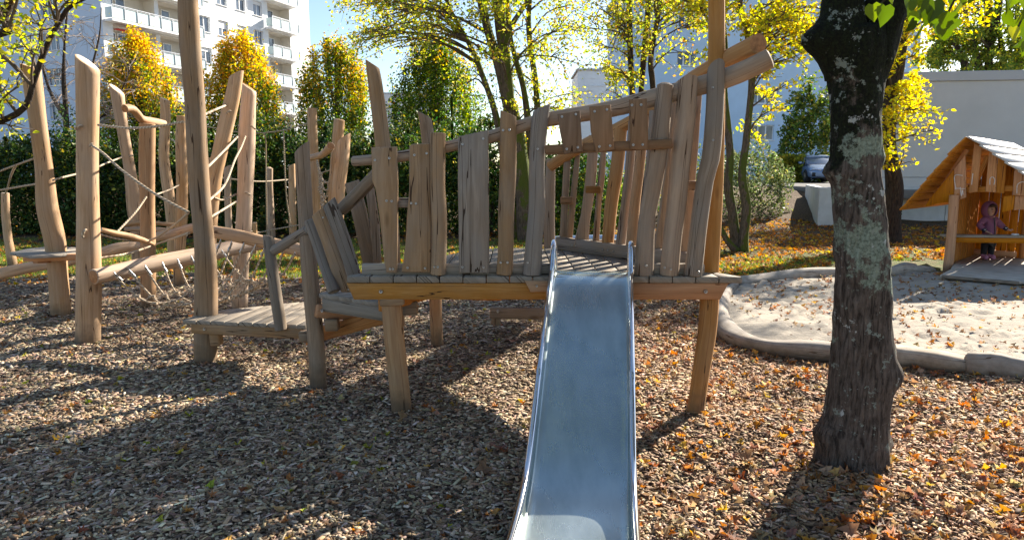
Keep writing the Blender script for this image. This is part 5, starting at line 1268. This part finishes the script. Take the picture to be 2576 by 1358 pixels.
# posts and walls
zfl = .15
def hp(u, v, z):  # point at floor level
    return gz(u, v, z)
PL = hp(2384, 664, zfl)
def zpost(name, p, z0, z1, r, mat='orange'):
    b1 = MB(); b1.log([(p.x, p.y, z0), (p.x+.01, p.y, (z0+z1)/2), (p.x, p.y, z1)], r, seg=16, wob=.04, bev=.05); return b1.build(name, [M[mat], M['end']], hut)
zpost('post', PL, -.05, 1.25, .068)
pw = PL.copy(); PB = PL+g_*1.75
b1 = MB(); k = 0; s_ = .12
while s_ < 1.75:
    w = random.uniform(.09, .15); ztp = 1.15+random.uniform(-.05, .1)
    a_, c_ = PL+g_*s_, PL+g_*(s_+w)
    b1.board([Vector((a_.x, a_.y, .02)), Vector((c_.x, c_.y, .02)), Vector((c_.x, c_.y, ztp+.2*s_)), Vector((a_.x, a_.y, ztp+.2*s_))], .03, (e_.x, e_.y, 0), (0, 0, 1), .004); s_ += w+random.choice([.006, .02, .035])
b1.build('side_wall', M['orange'], hut)
b1 = MB(); s_ = 0
while s_ < .62:
    w = random.uniform(.11, .16); a_, c_ = PB+e_*s_, PB+e_*(s_+w)
    b1.board([Vector((a_.x, a_.y, .02)), Vector((c_.x, c_.y, .02)), Vector((c_.x, c_.y, 1.75)), Vector((a_.x, a_.y, 1.75))], .03, (-g_.x, -g_.y, 0), (0, 0, 1), .004); s_ += w+random.choice([.005, .012])
b1.build('back_wall', M['orange'], hut)
b1 = MB(); b1.beam(PB+e_*.0+UP*.06-g_*.05, PB+e_*.62+UP*.06-g_*.05, .04, .1); b1.build('back_beam', M['orange'], hut)
zpost('post', PB+e_*.70, -.05, 1.9, .06); pr = hp(2640, 668, zfl); zpost('post', pr, -.05, 1.6, .07); zpost('post', PB+e_*2.1, -.05, 1.6, .07)
# counter
cA, cB = at(2369, 592, 10.95), at(2640, 594, 10.55)
b1 = MB(); b1.beam(cA-UP*.005, cB-UP*.005, .26, .035); b1.build('counter_top', M['deck'], hut)
b1 = MB(); b1.beam(cA+Vector((.05, -.09, -.065)), cB+Vector((0, -.09, -.065)), .04, .085); b1.build('counter_beam', M['orange'], hut)
# sandy floor platform
M['sandy'] = simple('sandy_boards', (.40,.36,.31), .95, 0, 5, .22, .2, .01); 
fl = [gz(*q, zfl) for q in ((2364, 690), (2390, 676), (2412, 640), (2470, 634), (2700, 634), (2760, 700), (2562, 706))]
b1 = MB(); b1.board([Vector((p.x, p.y, zfl)) for p in fl], .05, (0, 0, 1), (1, 0, 0), .012); b1.build('floor', [M['sandy']], hut)
b1 = MB(); b1.beam(fl[0]+Vector((.02, -.012, -.03)), fl[-1]+Vector((0, -.012, -.03)), .03, .045); b1.build('floor_edge', M['deck'], hut)
for q in ((2385, 694), (2550, 705)):
    p_ = gz(*q, .08); b1 = MB(); b1.box((p_.x, p_.y+.2, .03), (.12, .12, .14), None, 2, .01); b1.build('foot_block', M['orange'], hut)
cup = MB(); cpt = at(2553, 589, 10.7); cup.box((cpt.x, cpt.y, cA.z+.035), (.10, .06, .03), Matrix.Rotation(.3, 3, 'Z'), 0, .01); o = cup.build('white_toy_cup', M['frame'], None); tag(o, 'small white toy block lying on the hut counter right of the child', 'toy')

# ---------------------------------------------------------------- child
M['skin'] = simple('skin', (.52,.30,.22), .55, 0, 20, .06); M['jacket'] = simple('mauve_quilted_jacket', (.26,.105,.19), .75, 0, 12, .1, .3, .01); M['pants'] = simple('black_trousers', (.012,.012,.016), .8, 0, 20, .2)
M['boot'] = simple('pink_boots', (.40,.17,.27), .6, 0, 10, .1); M['cuff'] = simple('navy_cuff', (.02,.02,.05), .7, 0, 20, .1); M['zip'] = simple('black_zip', (.01,.01,.012), .4, 0, 5, .1); M['hair'] = simple('brown_hair', (.07,.035,.02), .7, 0, 30, .3)
M['lips'] = simple('lips', (.40,.14,.12), .5, 0, 10, .05); M['eye'] = simple('eye', (.03,.02,.02), .2, 0, 10, .05)
YC = 11.35
def skinmesh(name, verts, edges, radii, mat, parent, root=0, sub=2):
    me = bpy.data.meshes.new(name); me.from_pydata([tuple(v) for v in verts], edges, []); me.materials.append(mat); o = link(name, me, parent)
    md = o.modifiers.new('skin', 'SKIN'); md.use_smooth_shade = True
    for i, r in enumerate(radii):
        sv = me.skin_vertices[0].data[i]; sv.radius = (r, r) if not isinstance(r, tuple) else r
        sv.use_root = (i == root)
    s_ = o.modifiers.new('sub', 'SUBSURF'); s_.levels = sub; s_.render_levels = sub; return o
c0 = at(2487, 652, YC); 
child = empty('person', (c0.x, YC, zfl), 'small child in mauve hooded jacket and black trousers standing behind the hut counter', 'child')
def C_(u, v, dy=0.): 
    p = at(u, v, YC); p.y += dy; return p
V = [C_(2486, 606), C_(2487, 585), C_(2488, 565), C_(2489, 548), C_(2490, 542, -.01), C_(2490, 530, -.015), C_(2490, 517, -.0),      # pelvis..head 0-6
     C_(2477, 551), C_(2459, 566, -.01), C_(2466, 579, -.10), C_(2472, 584, -.14),    # 7 shoulder 8 elbow 9 wrist 10 palm
     C_(2502, 551), C_(2514, 566, -.02), C_(2521, 575, -.09), C_(2526, 577, -.12),      # 11-14
     C_(2478, 612), C_(2474, 628), C_(2473, 646), C_(2494, 612), C_(2492, 628), C_(2491, 646)]
E = [(0, 1), (1, 2), (2, 3), (3, 4), (4, 5), (5, 6), (3, 7), (7, 8), (8, 9), (9, 10), (3, 11), (11, 12), (12, 13), (13, 14), (0, 15), (15, 16), (16, 17), (0, 18), (18, 19), (19, 20)]
RR = [.075, .07, .075, .06, .035, .078, .07, .035, .028, .02, .017, .035, .028, .02, .017, .05, .038, .03, .05, .038, .03]
for hand, base, dx in (((10), V[10], 1), ((14), V[14], 1)):
    for k, (a, l) in enumerate(((-.5, .030), (-.18, .038), (.08, .040), (.35, .037), (1.15, .028))):
        if base is V[10]: d1 = Vector((math.sin(a+.5), -math.cos(a)*.6, -.15)).normalized()
        else: d1 = Vector((math.cos(a*.8), -.45, -math.sin(a*.8)+.25)).normalized()
        p1_f = base+d1*(.012+l*.5); p2_f = p1_f+(d1+Vector((0, 0, -.35))).normalized()*l*.5
        i0 = len(V); V.append(p1_f); V.append(p2_f); E += [(hand, i0), (i0, i0+1)]; RR += [.0062, .0052]
skinmesh('body', V, E, RR, M['skin'], child)
jk = [C_(2486, 598), C_(2487, 582), C_(2488, 566), C_(2489, 552), C_(2477, 552), C_(2460, 566, -.01), C_(2465, 577, -.085), C_(2502, 552), C_(2514, 566, -.02), C_(2519, 573, -.075)]
skinmesh('jacket', jk, [(0, 1), (1, 2), (2, 3), (3, 4), (4, 5), (5, 6), (3, 7), (7, 8), (8, 9)], [(.125, .10), (.12, .10), (.11, .09), (.085, .075), .06, .052, .045, .06, .052, .045], M['jacket'], child)
tr = [C_(2486, 600), C_(2478, 610), C_(2474, 628), C_(2473, 644), C_(2495, 610), C_(2492, 628), C_(2491, 644)]
skinmesh('trousers', tr, [(0, 1), (1, 2), (2, 3), (0, 4), (4, 5), (5, 6)], [.10, .068, .052, .045, .068, .052, .045], M['pants'], child)
for u in (2473, 2491):
    b_ = C_(u, 642); bt_ = [Vector((b_.x, YC, zfl+.12)), Vector((b_.x, YC, zfl+.05)), Vector((b_.x-.0, YC-.10, zfl+.04))]
    skinmesh('boot', bt_, [(0, 1), (1, 2)], [.048, .052, .04], M['boot'], child)
# hood: open at the front
hc = C_(2489, 527, .01); b1 = MB(); nr_, ns_ = 12, 20
for i in range(nr_):
    a = math.pi*(.27+.73*i/(nr_-1))
    for j in range(ns_):
        t = 2*math.pi*j/ns_; r_ = math.sin(a)*.118; b1.v.append((hc.x+math.cos(t)*r_*.95, hc.y-math.cos(a)*.115, hc.z-.005+math.sin(t)*r_*1.22))
for i in range(nr_-1):
    for j in range(ns_): b1.face((i*ns_+j, (i+1)*ns_+j, (i+1)*ns_+(j+1) % ns_, i*ns_+(j+1) % ns_), ((0, 0),)*4)
hd = b1.build('hood', M['jacket'], child, angle=180); sm_ = hd.modifiers.new('t', 'SOLIDIFY'); sm_.thickness = .012; sm_.offset = 0
# face features and fringe
hf = C_(2490, 527, -.083)
for sg in (-1, 1):
    b1 = MB(); b1.log([hf+Vector((sg*.028-.006, -.002, .004)), hf+Vector((sg*.028+.006, -.002, .004))], .006, seg=8, wob=0, bev=.4, capmi=0); b1.build('eye', M['eye'], child)
b1 = MB(); b1.log([hf+Vector((0, -.004, -.002)), hf+Vector((0, -.014, -.020))], [.006, .010], seg=8, wob=0, bev=.4, capmi=0); b1.build('nose', M['skin'], child)
b1 = MB(); b1.log([hf+Vector((-.014, .003, -.042)), hf+Vector((.014, .003, -.042))], .0045, seg=8, wob=0, bev=.4, capmi=0); b1.build('mouth', M['lips'], child)
b1 = MB(); b1.log([hf+Vector((-.05, .02, .045)), hf+Vector((-.02, .004, .06)), hf+Vector((.03, .006, .055)), hf+Vector((.055, .03, .03))], [.014, .018, .018, .012], seg=8, step=.01, wob=.15, capmi=0); b1.build('hair', M['hair'], child)
zp = MB(); zp.log([C_(2491, 547, -.085), C_(2491, 565, -.104), C_(2490, 590, -.116)], .008, seg=6, wob=0, capmi=0); zp.build('zip', M['zip'], child)
for a_, b__ in ((jk[6], V[9]), (jk[9], V[13])):
    d_ = (Vector(b__)-Vector(a_)).normalized(); b1 = MB(); b1.log([Vector(a_)-d_*.01, Vector(a_)+d_*.04], [.036, .03], seg=12, wob=0, bev=.2, capmi=0); cf = b1.build('cuff', M['cuff'], child)
    b1 = MB(); b1.log([Vector(a_)+Vector((-.02, -.034, .012)), Vector(a_)+Vector((-.005, -.038, -.002)), Vector(a_)+Vector((.012, -.036, .012))], .005, seg=6, wob=0, capmi=0); b1.build('cuff_star', M['frame'], cf)

# ---------------------------------------------------------------- ground
def inpoly(x, y, poly):
    x = np.asarray(x); y = np.asarray(y); c = np.zeros(x.shape, bool); n = len(poly)
    for i in range(n):
        x0, y0 = poly[i]; x1, y1 = poly[(i+1) % n]
        cond = ((y0 > y) != (y1 > y)); xi = (x1-x0)*(y-y0)/((y1-y0) if abs(y1-y0) > 1e-9 else 1e-9)+x0; c ^= cond & (x < xi)
    return c
fr = [gz(u, v) for u, v in ((1836, 733), (1814, 772), (1812, 820), (1850, 862), (1930, 884), (2040, 894), (2110, 899), (2260, 914), (2400, 929), (2576, 951), (2760, 972))]
bk = [gz(u, v) for u, v in ((2760, 706), (2420, 700), (2330, 690), (2262, 690), (2180, 697), (2100, 701), (1950, 714), (1850, 728))]
sandpoly = [(p.x, p.y) for p in fr+bk]
def ground_mat():
    m, nt, out = newmat('playground_ground')
    tc = nt.nodes.new('ShaderNodeTexCoord').outputs['Object']; sep = nt.nodes.new('ShaderNodeSeparateXYZ'); nt.links.new(tc, sep.inputs[0])
    vo = N(nt, 'ShaderNodeTexVoronoi', inp={'Scale': 34.}); nt.links.new(mapping(nt, tc, (1, 1.5, 1)), vo.inputs['Vector'])
    hs = nt.nodes.new('ShaderNodeSeparateColor'); nt.links.new(vo.outputs['Color'], hs.inputs[0])
    chips = ramp(nt, hs.outputs[0], [(0, (.05,.035,.025)), (.3, (.14,.10,.07)), (.6, (.30,.23,.16)), (1, (.46,.37,.27))])
    n1 = noise_n(nt, tc, 30, 6, .7); n2 = noise_n(nt, tc, .7, 5, .6); n3 = noise_n(nt, tc, 6, 6, .65)
    lawn = ramp(nt, n1, [(.35, (.035,.055,.012)), (.5, (.07,.10,.02)), (.62, (.14,.15,.03))])
    lawn = mixc(nt, maprange(nt, n3, .45, .65), lawn, (.16,.11,.05))
    soil = ramp(nt, n1, [(.35, (.035,.024,.016)), (.5, (.10,.07,.045)), (.65, (.22,.14,.07))])
    def band(val, a, b_):
        ad = N(nt, 'ShaderNodeMath', operation='MULTIPLY_ADD'); nt.links.new(n2, ad.inputs[0]); ad.inputs[1].default_value = 2.2; nt.links.new(val, ad.inputs[2]); return maprange(nt, ad.outputs[0], a+1.1, b_+1.1)
    c = mixc(nt, band(sep.outputs[1], 10.2, 10.9), chips, lawn)
    c = mixc(nt, band(sep.outputs[1], 13.9, 14.9), c, soil)
    b = N(nt, 'ShaderNodeBsdfPrincipled', inp={'Roughness': .95}); b.inputs['Specular IOR Level'].default_value = .15
    nt.links.new(c, b.inputs['Base Color']); nt.links.new(bump(nt, n1, .8, .03, bump(nt, vo.outputs['Distance'], .6, .02)), b.inputs['Normal']); nt.links.new(b.outputs[0], out.inputs[0]); return m
xs = np.unique(np.concatenate([np.linspace(-500, -40, 12), np.linspace(-40, -13, 40), np.linspace(-13, 15, 190), np.linspace(15, 40, 40), np.linspace(40, 500, 12)]))
ys = np.unique(np.concatenate([np.linspace(-300, -8, 8), np.linspace(-8, 0, 24), np.linspace(0, 22, 170), np.linspace(22, 45, 40), np.linspace(45, 800, 16)]))
X, Yy = np.meshgrid(xs, ys); Z = hgt(X, Yy); nx, ny = len(xs), len(ys)
me = bpy.data.meshes.new('ground'); idx = np.arange(nx*ny).reshape(ny, nx)
me.from_pydata(np.stack([X.ravel(), Yy.ravel(), Z.ravel()], 1).tolist(), [], np.stack([idx[:-1, :-1].ravel(), idx[:-1, 1:].ravel(), idx[1:, 1:].ravel(), idx[1:, :-1].ravel()], 1).tolist())
me.polygons.foreach_set('use_smooth', np.ones(len(me.polygons), bool)); me.materials.append(ground_mat()); tag(link('ground', me), kind='structure')
M['asphalt'] = simple('terrace_paving', (.16,.15,.14), .9, 0, 4, .2)
b1 = MB(); b1.board([Vector(q) for q in ((9.3, 20.15, 1.09), (30, 20.3, 1.09), (60, 70, 1.09), (10.5, 70, 1.09), (10.9, 24.6, 1.09))], .25, (0, 0, 1), (1, 0, 0), .01); tag(b1.build('terrace', M['asphalt'], None), kind='structure')
# sand
def sandmat():
    m, nt, out = newmat('playground_sand'); tc = nt.nodes.new('ShaderNodeTexCoord').outputs['Object']
    n = noise_n(nt, tc, 3, 6, .6); f = noise_n(nt, tc, 90, 4, .7); c = ramp(nt, n, [(.3, (.30,.265,.22)), (.7, (.45,.40,.33))]); c = mixc(nt, maprange(nt, f, .35, .7, 0, .3), c, (.25,.2,.16))
    b = N(nt, 'ShaderNodeBsdfPrincipled', inp={'Roughness': .95}); b.inputs['Specular IOR Level'].default_value = .1; nt.links.new(c, b.inputs['Base Color'])
    nt.links.new(bump(nt, noise_n(nt, tc, 14, 6, .7), .6, .03, bump(nt, f, .4, .005)), b.inputs['Normal']); nt.links.new(b.outputs[0], out.inputs[0]); return m
sx = np.arange(1.9, 14.2, .055); sy = np.arange(4.2, 11.6, .055); X, Yy = np.meshgrid(sx, sy)
def sandz(x, y):
    z = np.zeros_like(x)+.055; rs = np.random.default_rng(3)
    z += .012*np.sin(2.1*x+1.3*y)+.01*np.sin(3.7*y-1.2*x)
    px = rs.uniform(2.8, 12, 700); py = rs.uniform(4.6, 10.6, 700); am = rs.uniform(.012, .038, 700); rr = rs.uniform(.05, .12, 700)
    for a, b__, c, d in zip(px, py, am, rr):
        k = (abs(x-a) < .45) & (abs(y-b__) < .45); q = ((x[k]-a)**2+(y[k]-b__)**2)/d**2; z[k] += c*(-1.2*np.exp(-q)+.75*np.exp(-(np.sqrt(q)-1.35)**2*4))
    return np.maximum(z, .03+.004*np.sin(40*x)*np.sin(37*y))
Zs = sandz(X, Yy); cx_, cy_ = (X[:-1, :-1]+X[1:, 1:])/2, (Yy[:-1, :-1]+Yy[1:, 1:])/2; cen = inpoly(cx_, cy_, sandpoly)
for ox, oy in ((.06, .0), (0, .06), (-.07, 0), (0, -.06), (.05, -.05), (-.05, -.04)): cen |= inpoly(cx_+ox, cy_+oy, sandpoly)
idx = np.arange(X.size).reshape(X.shape); F = np.stack([idx[:-1, :-1][cen], idx[:-1, 1:][cen], idx[1:, 1:][cen], idx[1:, :-1][cen]], 1)
me = bpy.data.meshes.new('sand'); me.from_pydata(np.stack([X.ravel(), Yy.ravel(), Zs.ravel()], 1).tolist(), [], F.tolist()); me.polygons.foreach_set('use_smooth', np.ones(len(F), bool)); me.materials.append(sandmat()); tag(link('sand', me), kind='structure')
M['edge'] = wood('pale_sandy_edging', (.30,.23,.17), (.42,.345,.27), (.50,.43,.35), (.42,.37,.31), .7, .4, .85)
def edging(uvs, r, label, z=.06):
    P = [gz(u, v) for u, v in uvs]; P = [Vector((p.x, p.y, z)) for p in P]; b1 = MB(); b1.log(P, r, seg=18, step=.08, wob=.11, bev=.3); o = b1.build('sandpit_edge', [M['edge'], M['edge']], None, angle=180); tag(o, label, 'sandpit edging', 'pale rounded edging logs of the sandpit')
edging([(1848, 727), (1822, 752), (1812, 790), (1816, 828), (1850, 864), (1930, 886), (2040, 897), (2124, 903)], [.06, .085, .11, .09, .105, .085, .10, .08], 'curved pale edging log at the left tip of the sandpit, ending behind the big trunk', .05)
edging([(2228, 911), (2300, 916), (2360, 926), (2424, 933)], [.10, .085, .095, .08], 'pale edging log emerging right of the big trunk at the front of the sandpit', .05)
edging([(2430, 936), (2500, 943), (2576, 953), (2760, 974)], [.085, .10, .085, .10], 'pale edging log running out of the picture at the lower right of the sandpit', .055)
edging([(1846, 724), (1950, 711), (2040, 704), (2130, 699)], [.09, .11, .11, .1], 'pale edging log along the rear left side of the sandpit')
edging([(2234, 702), (2280, 694), (2345, 691)], [.09, .10, .07], 'short pale edging log at the rear of the sandpit beside the hut')
edging([(2236, 692), (2270, 686), (2302, 684)], [.06, .09, .06], 'small second edging piece lying behind the rear edging beside the hut')
# wood chips
def areas(n, y0, y1, pw, xl, xr):
    t = rng.random(n); y = (y0**pw+(y1**pw-y0**pw)*t)**(1/pw); x = xl(y)+(xr(y)-xl(y))*rng.random(n); return x, y
nC = 260000
x, y = areas(nC, 1.55, 10.9, .75, lambda y: -.83*y-.7, lambda y: .83*y+.6)
bnd = 10.3+.5*np.sin(x*.9)+.3*np.sin(2.3*x)
k = (~inpoly(x, y, sandpoly)) & ~((y > bnd)) & ~((x > 3.2) & (y > 8.6)); x, y = x[k], y[k]; n = len(x)
gs = 1+.13*np.maximum(0, y-2.6)
ln = (.008+.048*rng.random(n)**1.4)*gs; wd = (.005+.015*rng.random(n)**1.2)*gs; th = rng.uniform(.0018, .006, n)*gs**.4
z = hgt(x, y)+rng.uniform(.0, .018, n)*np.where(rng.random(n) < .3, 1.5, 1)
pc = pick([(.40,.29,.18,3), (.53,.41,.28,2.6), (.66,.54,.40,1.2), (.28,.19,.12,3), (.17,.11,.07,2.2), (.32,.25,.19,1.4), (.07,.046,.032,1.4)], n, .16)
warm = np.clip((x-.2)/1.6, 0, 1)[:, None]; pc = pc*(1+warm*np.array([.14, -.02, -.14]))
pat = .86+.16*np.sin(1.3*x+2.1*np.sin(.9*y))*np.sin(1.1*y-.6*x+1)+.10*np.sin(4.1*x+1.7*y)*np.sin(3.3*y-x); pc = np.clip(pc*1.12*pat[:, None], .01, .9)
o = mass('wood_chips', *CHIP, np.stack([x, y, z], 1), rots(n, .25, True), np.stack([ln, wd, th], 1), pc, M['chip']); tag(o, 'loose wood chip mulch covering the playground floor', 'wood chips', kind='stuff')
# fallen leaves
PL_ = [(.40,.17,.05,1.6), (.48,.25,.09,1.6), (.28,.12,.05,3), (.22,.13,.08,3), (.56,.34,.08,1), (.44,.30,.18,3.4), (.34,.22,.13,3)]
def leaves(name, n, y0, y1, pw, xl, xr, size, pal, label, mask, zf=None, tilt=.4, lift=.02, zoff=0.):
    x, y = areas(n, y0, y1, pw, xl, xr); k = mask(x, y); x, y = x[k], y[k]; n = len(x)
    z = (hgt(x, y) if zf is None else zf(x, y))+rng.uniform(.006, .006+lift, n)+zoff
    o = mass(name, *MAPLE, np.stack([x, y, z], 1), rots(n, tilt, True), rng.uniform(.55, 1.25, (n, 1))*size*np.array([[1, 1, 1.3]]), pick(pal, n, .22), M['litter']); return tag(o, label, 'fallen leaves', kind='stuff')
nsnd = lambda x, y: ~inpoly(x, y, sandpoly)
leaves('fallen_leaves', 6500, 1.6, 9.6, .8, lambda y: .12+0*y, lambda y: .83*y+.6, .058, PL_, 'orange and brown fallen leaves among the chips under the big trunk', lambda x, y: nsnd(x, y) & (rng.random(len(x)) < np.clip(.25+(x-.1)*.5, 0, 1)) & ~((x > 3.0) & (y > 8.8)), tilt=.5, lift=.03)
leaves('fallen_leaves', 1500, 1.6, 10, .8, lambda y: -.83*y-.6, lambda y: .2+0*y, .05, PL_+[(.30,.32,.04,1.5), (.5,.42,.06,1)], 'sparse brown and yellow leaves scattered over the chips at left', nsnd)
leaves('fallen_leaves', 2800, 4.6, 10.8, 1.6, lambda y: 2.6+0*y, lambda y: 12+0*y, .05, PL_, 'orange leaves lying on the pale sand', lambda x, y: inpoly(x, y, [(p[0]*.985+.1, p[1]*.985+.09) for p in sandpoly]), zf=lambda x, y: .055+0*x, lift=.02)
leaves('fallen_leaves', 20000, 9.6, 21, 1.3, lambda y: -.80*y-.5, lambda y: .80*y, .088, [(.58,.27,.05,3), (.46,.19,.05,3), (.30,.16,.07,3), (.62,.44,.07,2), (.2,.11,.06,2)], 'orange leaves spread over the lawn and the slope', lambda x, y: nsnd(x, y) & ~((x > 9.1) & (y > 19.9)) & (rng.random(len(x)) < np.where(x > 3, 1., np.where((y > 12.8) & (x < .5), .35, .45))) & ~((x > 5.8) & (x < 9.6) & (y > 9.2) & (y < 12.6)), tilt=.35)
# curled brown leaves near the slide
pp = np.array([gz(u, v, .03) for u, v in ((1252, 1125), (1218, 1178), (1330, 1060), (1190, 800), (1010, 1052), (2140, 1340), (1880, 1150))]); nL = len(pp)
o = mass('fallen_leaves', *MAPLE, pp, rots(nL, .5, True), np.full(nL, .10), pick([(.33,.22,.15,1), (.26,.15,.09,1)], nL), M['litter']); tag(o, 'few large curled brown leaves beside the slide', 'fallen leaves', kind='stuff')
# grass
nG = 110000; x, y = areas(nG, 9.9, 16.5, 1.2, lambda y: -.82*y-.5, lambda y: .82*y)
bnd = 10.1+.5*np.sin(x*.9)+.3*np.sin(2.3*x)
k = nsnd(x, y) & (y > np.where(x > 3.2, 9.0, bnd)) & (np.sin(x*1.7+y*2.3)+np.sin(x*3.1-y*1.1) > -1.2) & ~((x > 2.8) & (y > 12.9)) & ~((x > 5.8) & (x < 9.6) & (y > 9.2) & (y < 12.6)); x, y = x[k], y[k]; n = len(x)
gt = ([(-.5, 0, 0), (.5, 0, 0), (.1, .25, 1.)], [(0, 1, 2)])
o = mass('grass', *gt, np.stack([x, y, hgt(x, y)-.003], 1), rots(n, .35, True), np.stack([rng.uniform(.008, .016, n), rng.uniform(.03, .06, n), rng.uniform(.03, .075, n)], 1), pick([(.12,.20,.03,3), (.20,.28,.05,2), (.30,.33,.08,1), (.35,.30,.1,.6)], n), M['grass']); tag(o, 'short autumn grass of the lawn behind the playground', 'grass', kind='stuff')

# ---------------------------------------------------------------- light, sky, camera
AZ, EL = R(42), R(29)
w = bpy.data.worlds.new('World'); sc.world = w; w.use_nodes = True; nt = w.node_tree; bg = nt.nodes['Background']
sky = nt.nodes.new('ShaderNodeTexSky'); sky.sky_type = 'NISHITA'; sky.sun_disc = False; sky.sun_elevation = EL; sky.sun_rotation = AZ; sky.altitude = 300; sky.air_density = 1.0; sky.dust_density = .6; sky.ozone_density = 1.4
nt.links.new(sky.outputs[0], bg.inputs[0]); bg.inputs[1].default_value = .065
sd_ = Vector((math.sin(AZ)*math.cos(EL), math.cos(AZ)*math.cos(EL), math.sin(EL)))
sl = bpy.data.lights.new('sun', 'SUN'); sl.energy = 5.0; sl.angle = R(.5); sl.color = (1, .91, .77); so_ = bpy.data.objects.new('sun', sl); col.objects.link(so_); so_.rotation_euler = sd_.to_track_quat('Z', 'Y').to_euler(); so_.location = (10, 10, 20)
cam = bpy.data.cameras.new('camera'); co = bpy.data.objects.new('camera', cam); col.objects.link(co); co.location = (0, 0, CAMH); co.rotation_euler = (R(90)-PITCH, 0, 0)
cam.sensor_width = 36; cam.lens = 36*FP/2575.; cam.clip_end = 2000; cam.clip_start = .05; sc.camera = co
sc.view_settings.view_transform = 'Standard'; sc.view_settings.look = 'None'; sc.view_settings.exposure = 1.68; sc.view_settings.gamma = 1
sc.render.engine = 'CYCLES'; sc.cycles.use_denoising = True; sc.cycles.max_bounces = 8; sc.cycles.diffuse_bounces = 4; sc.cycles.transparent_max_bounces = 4; sc.cycles.caustics_reflective = False; sc.cycles.caustics_refractive = False
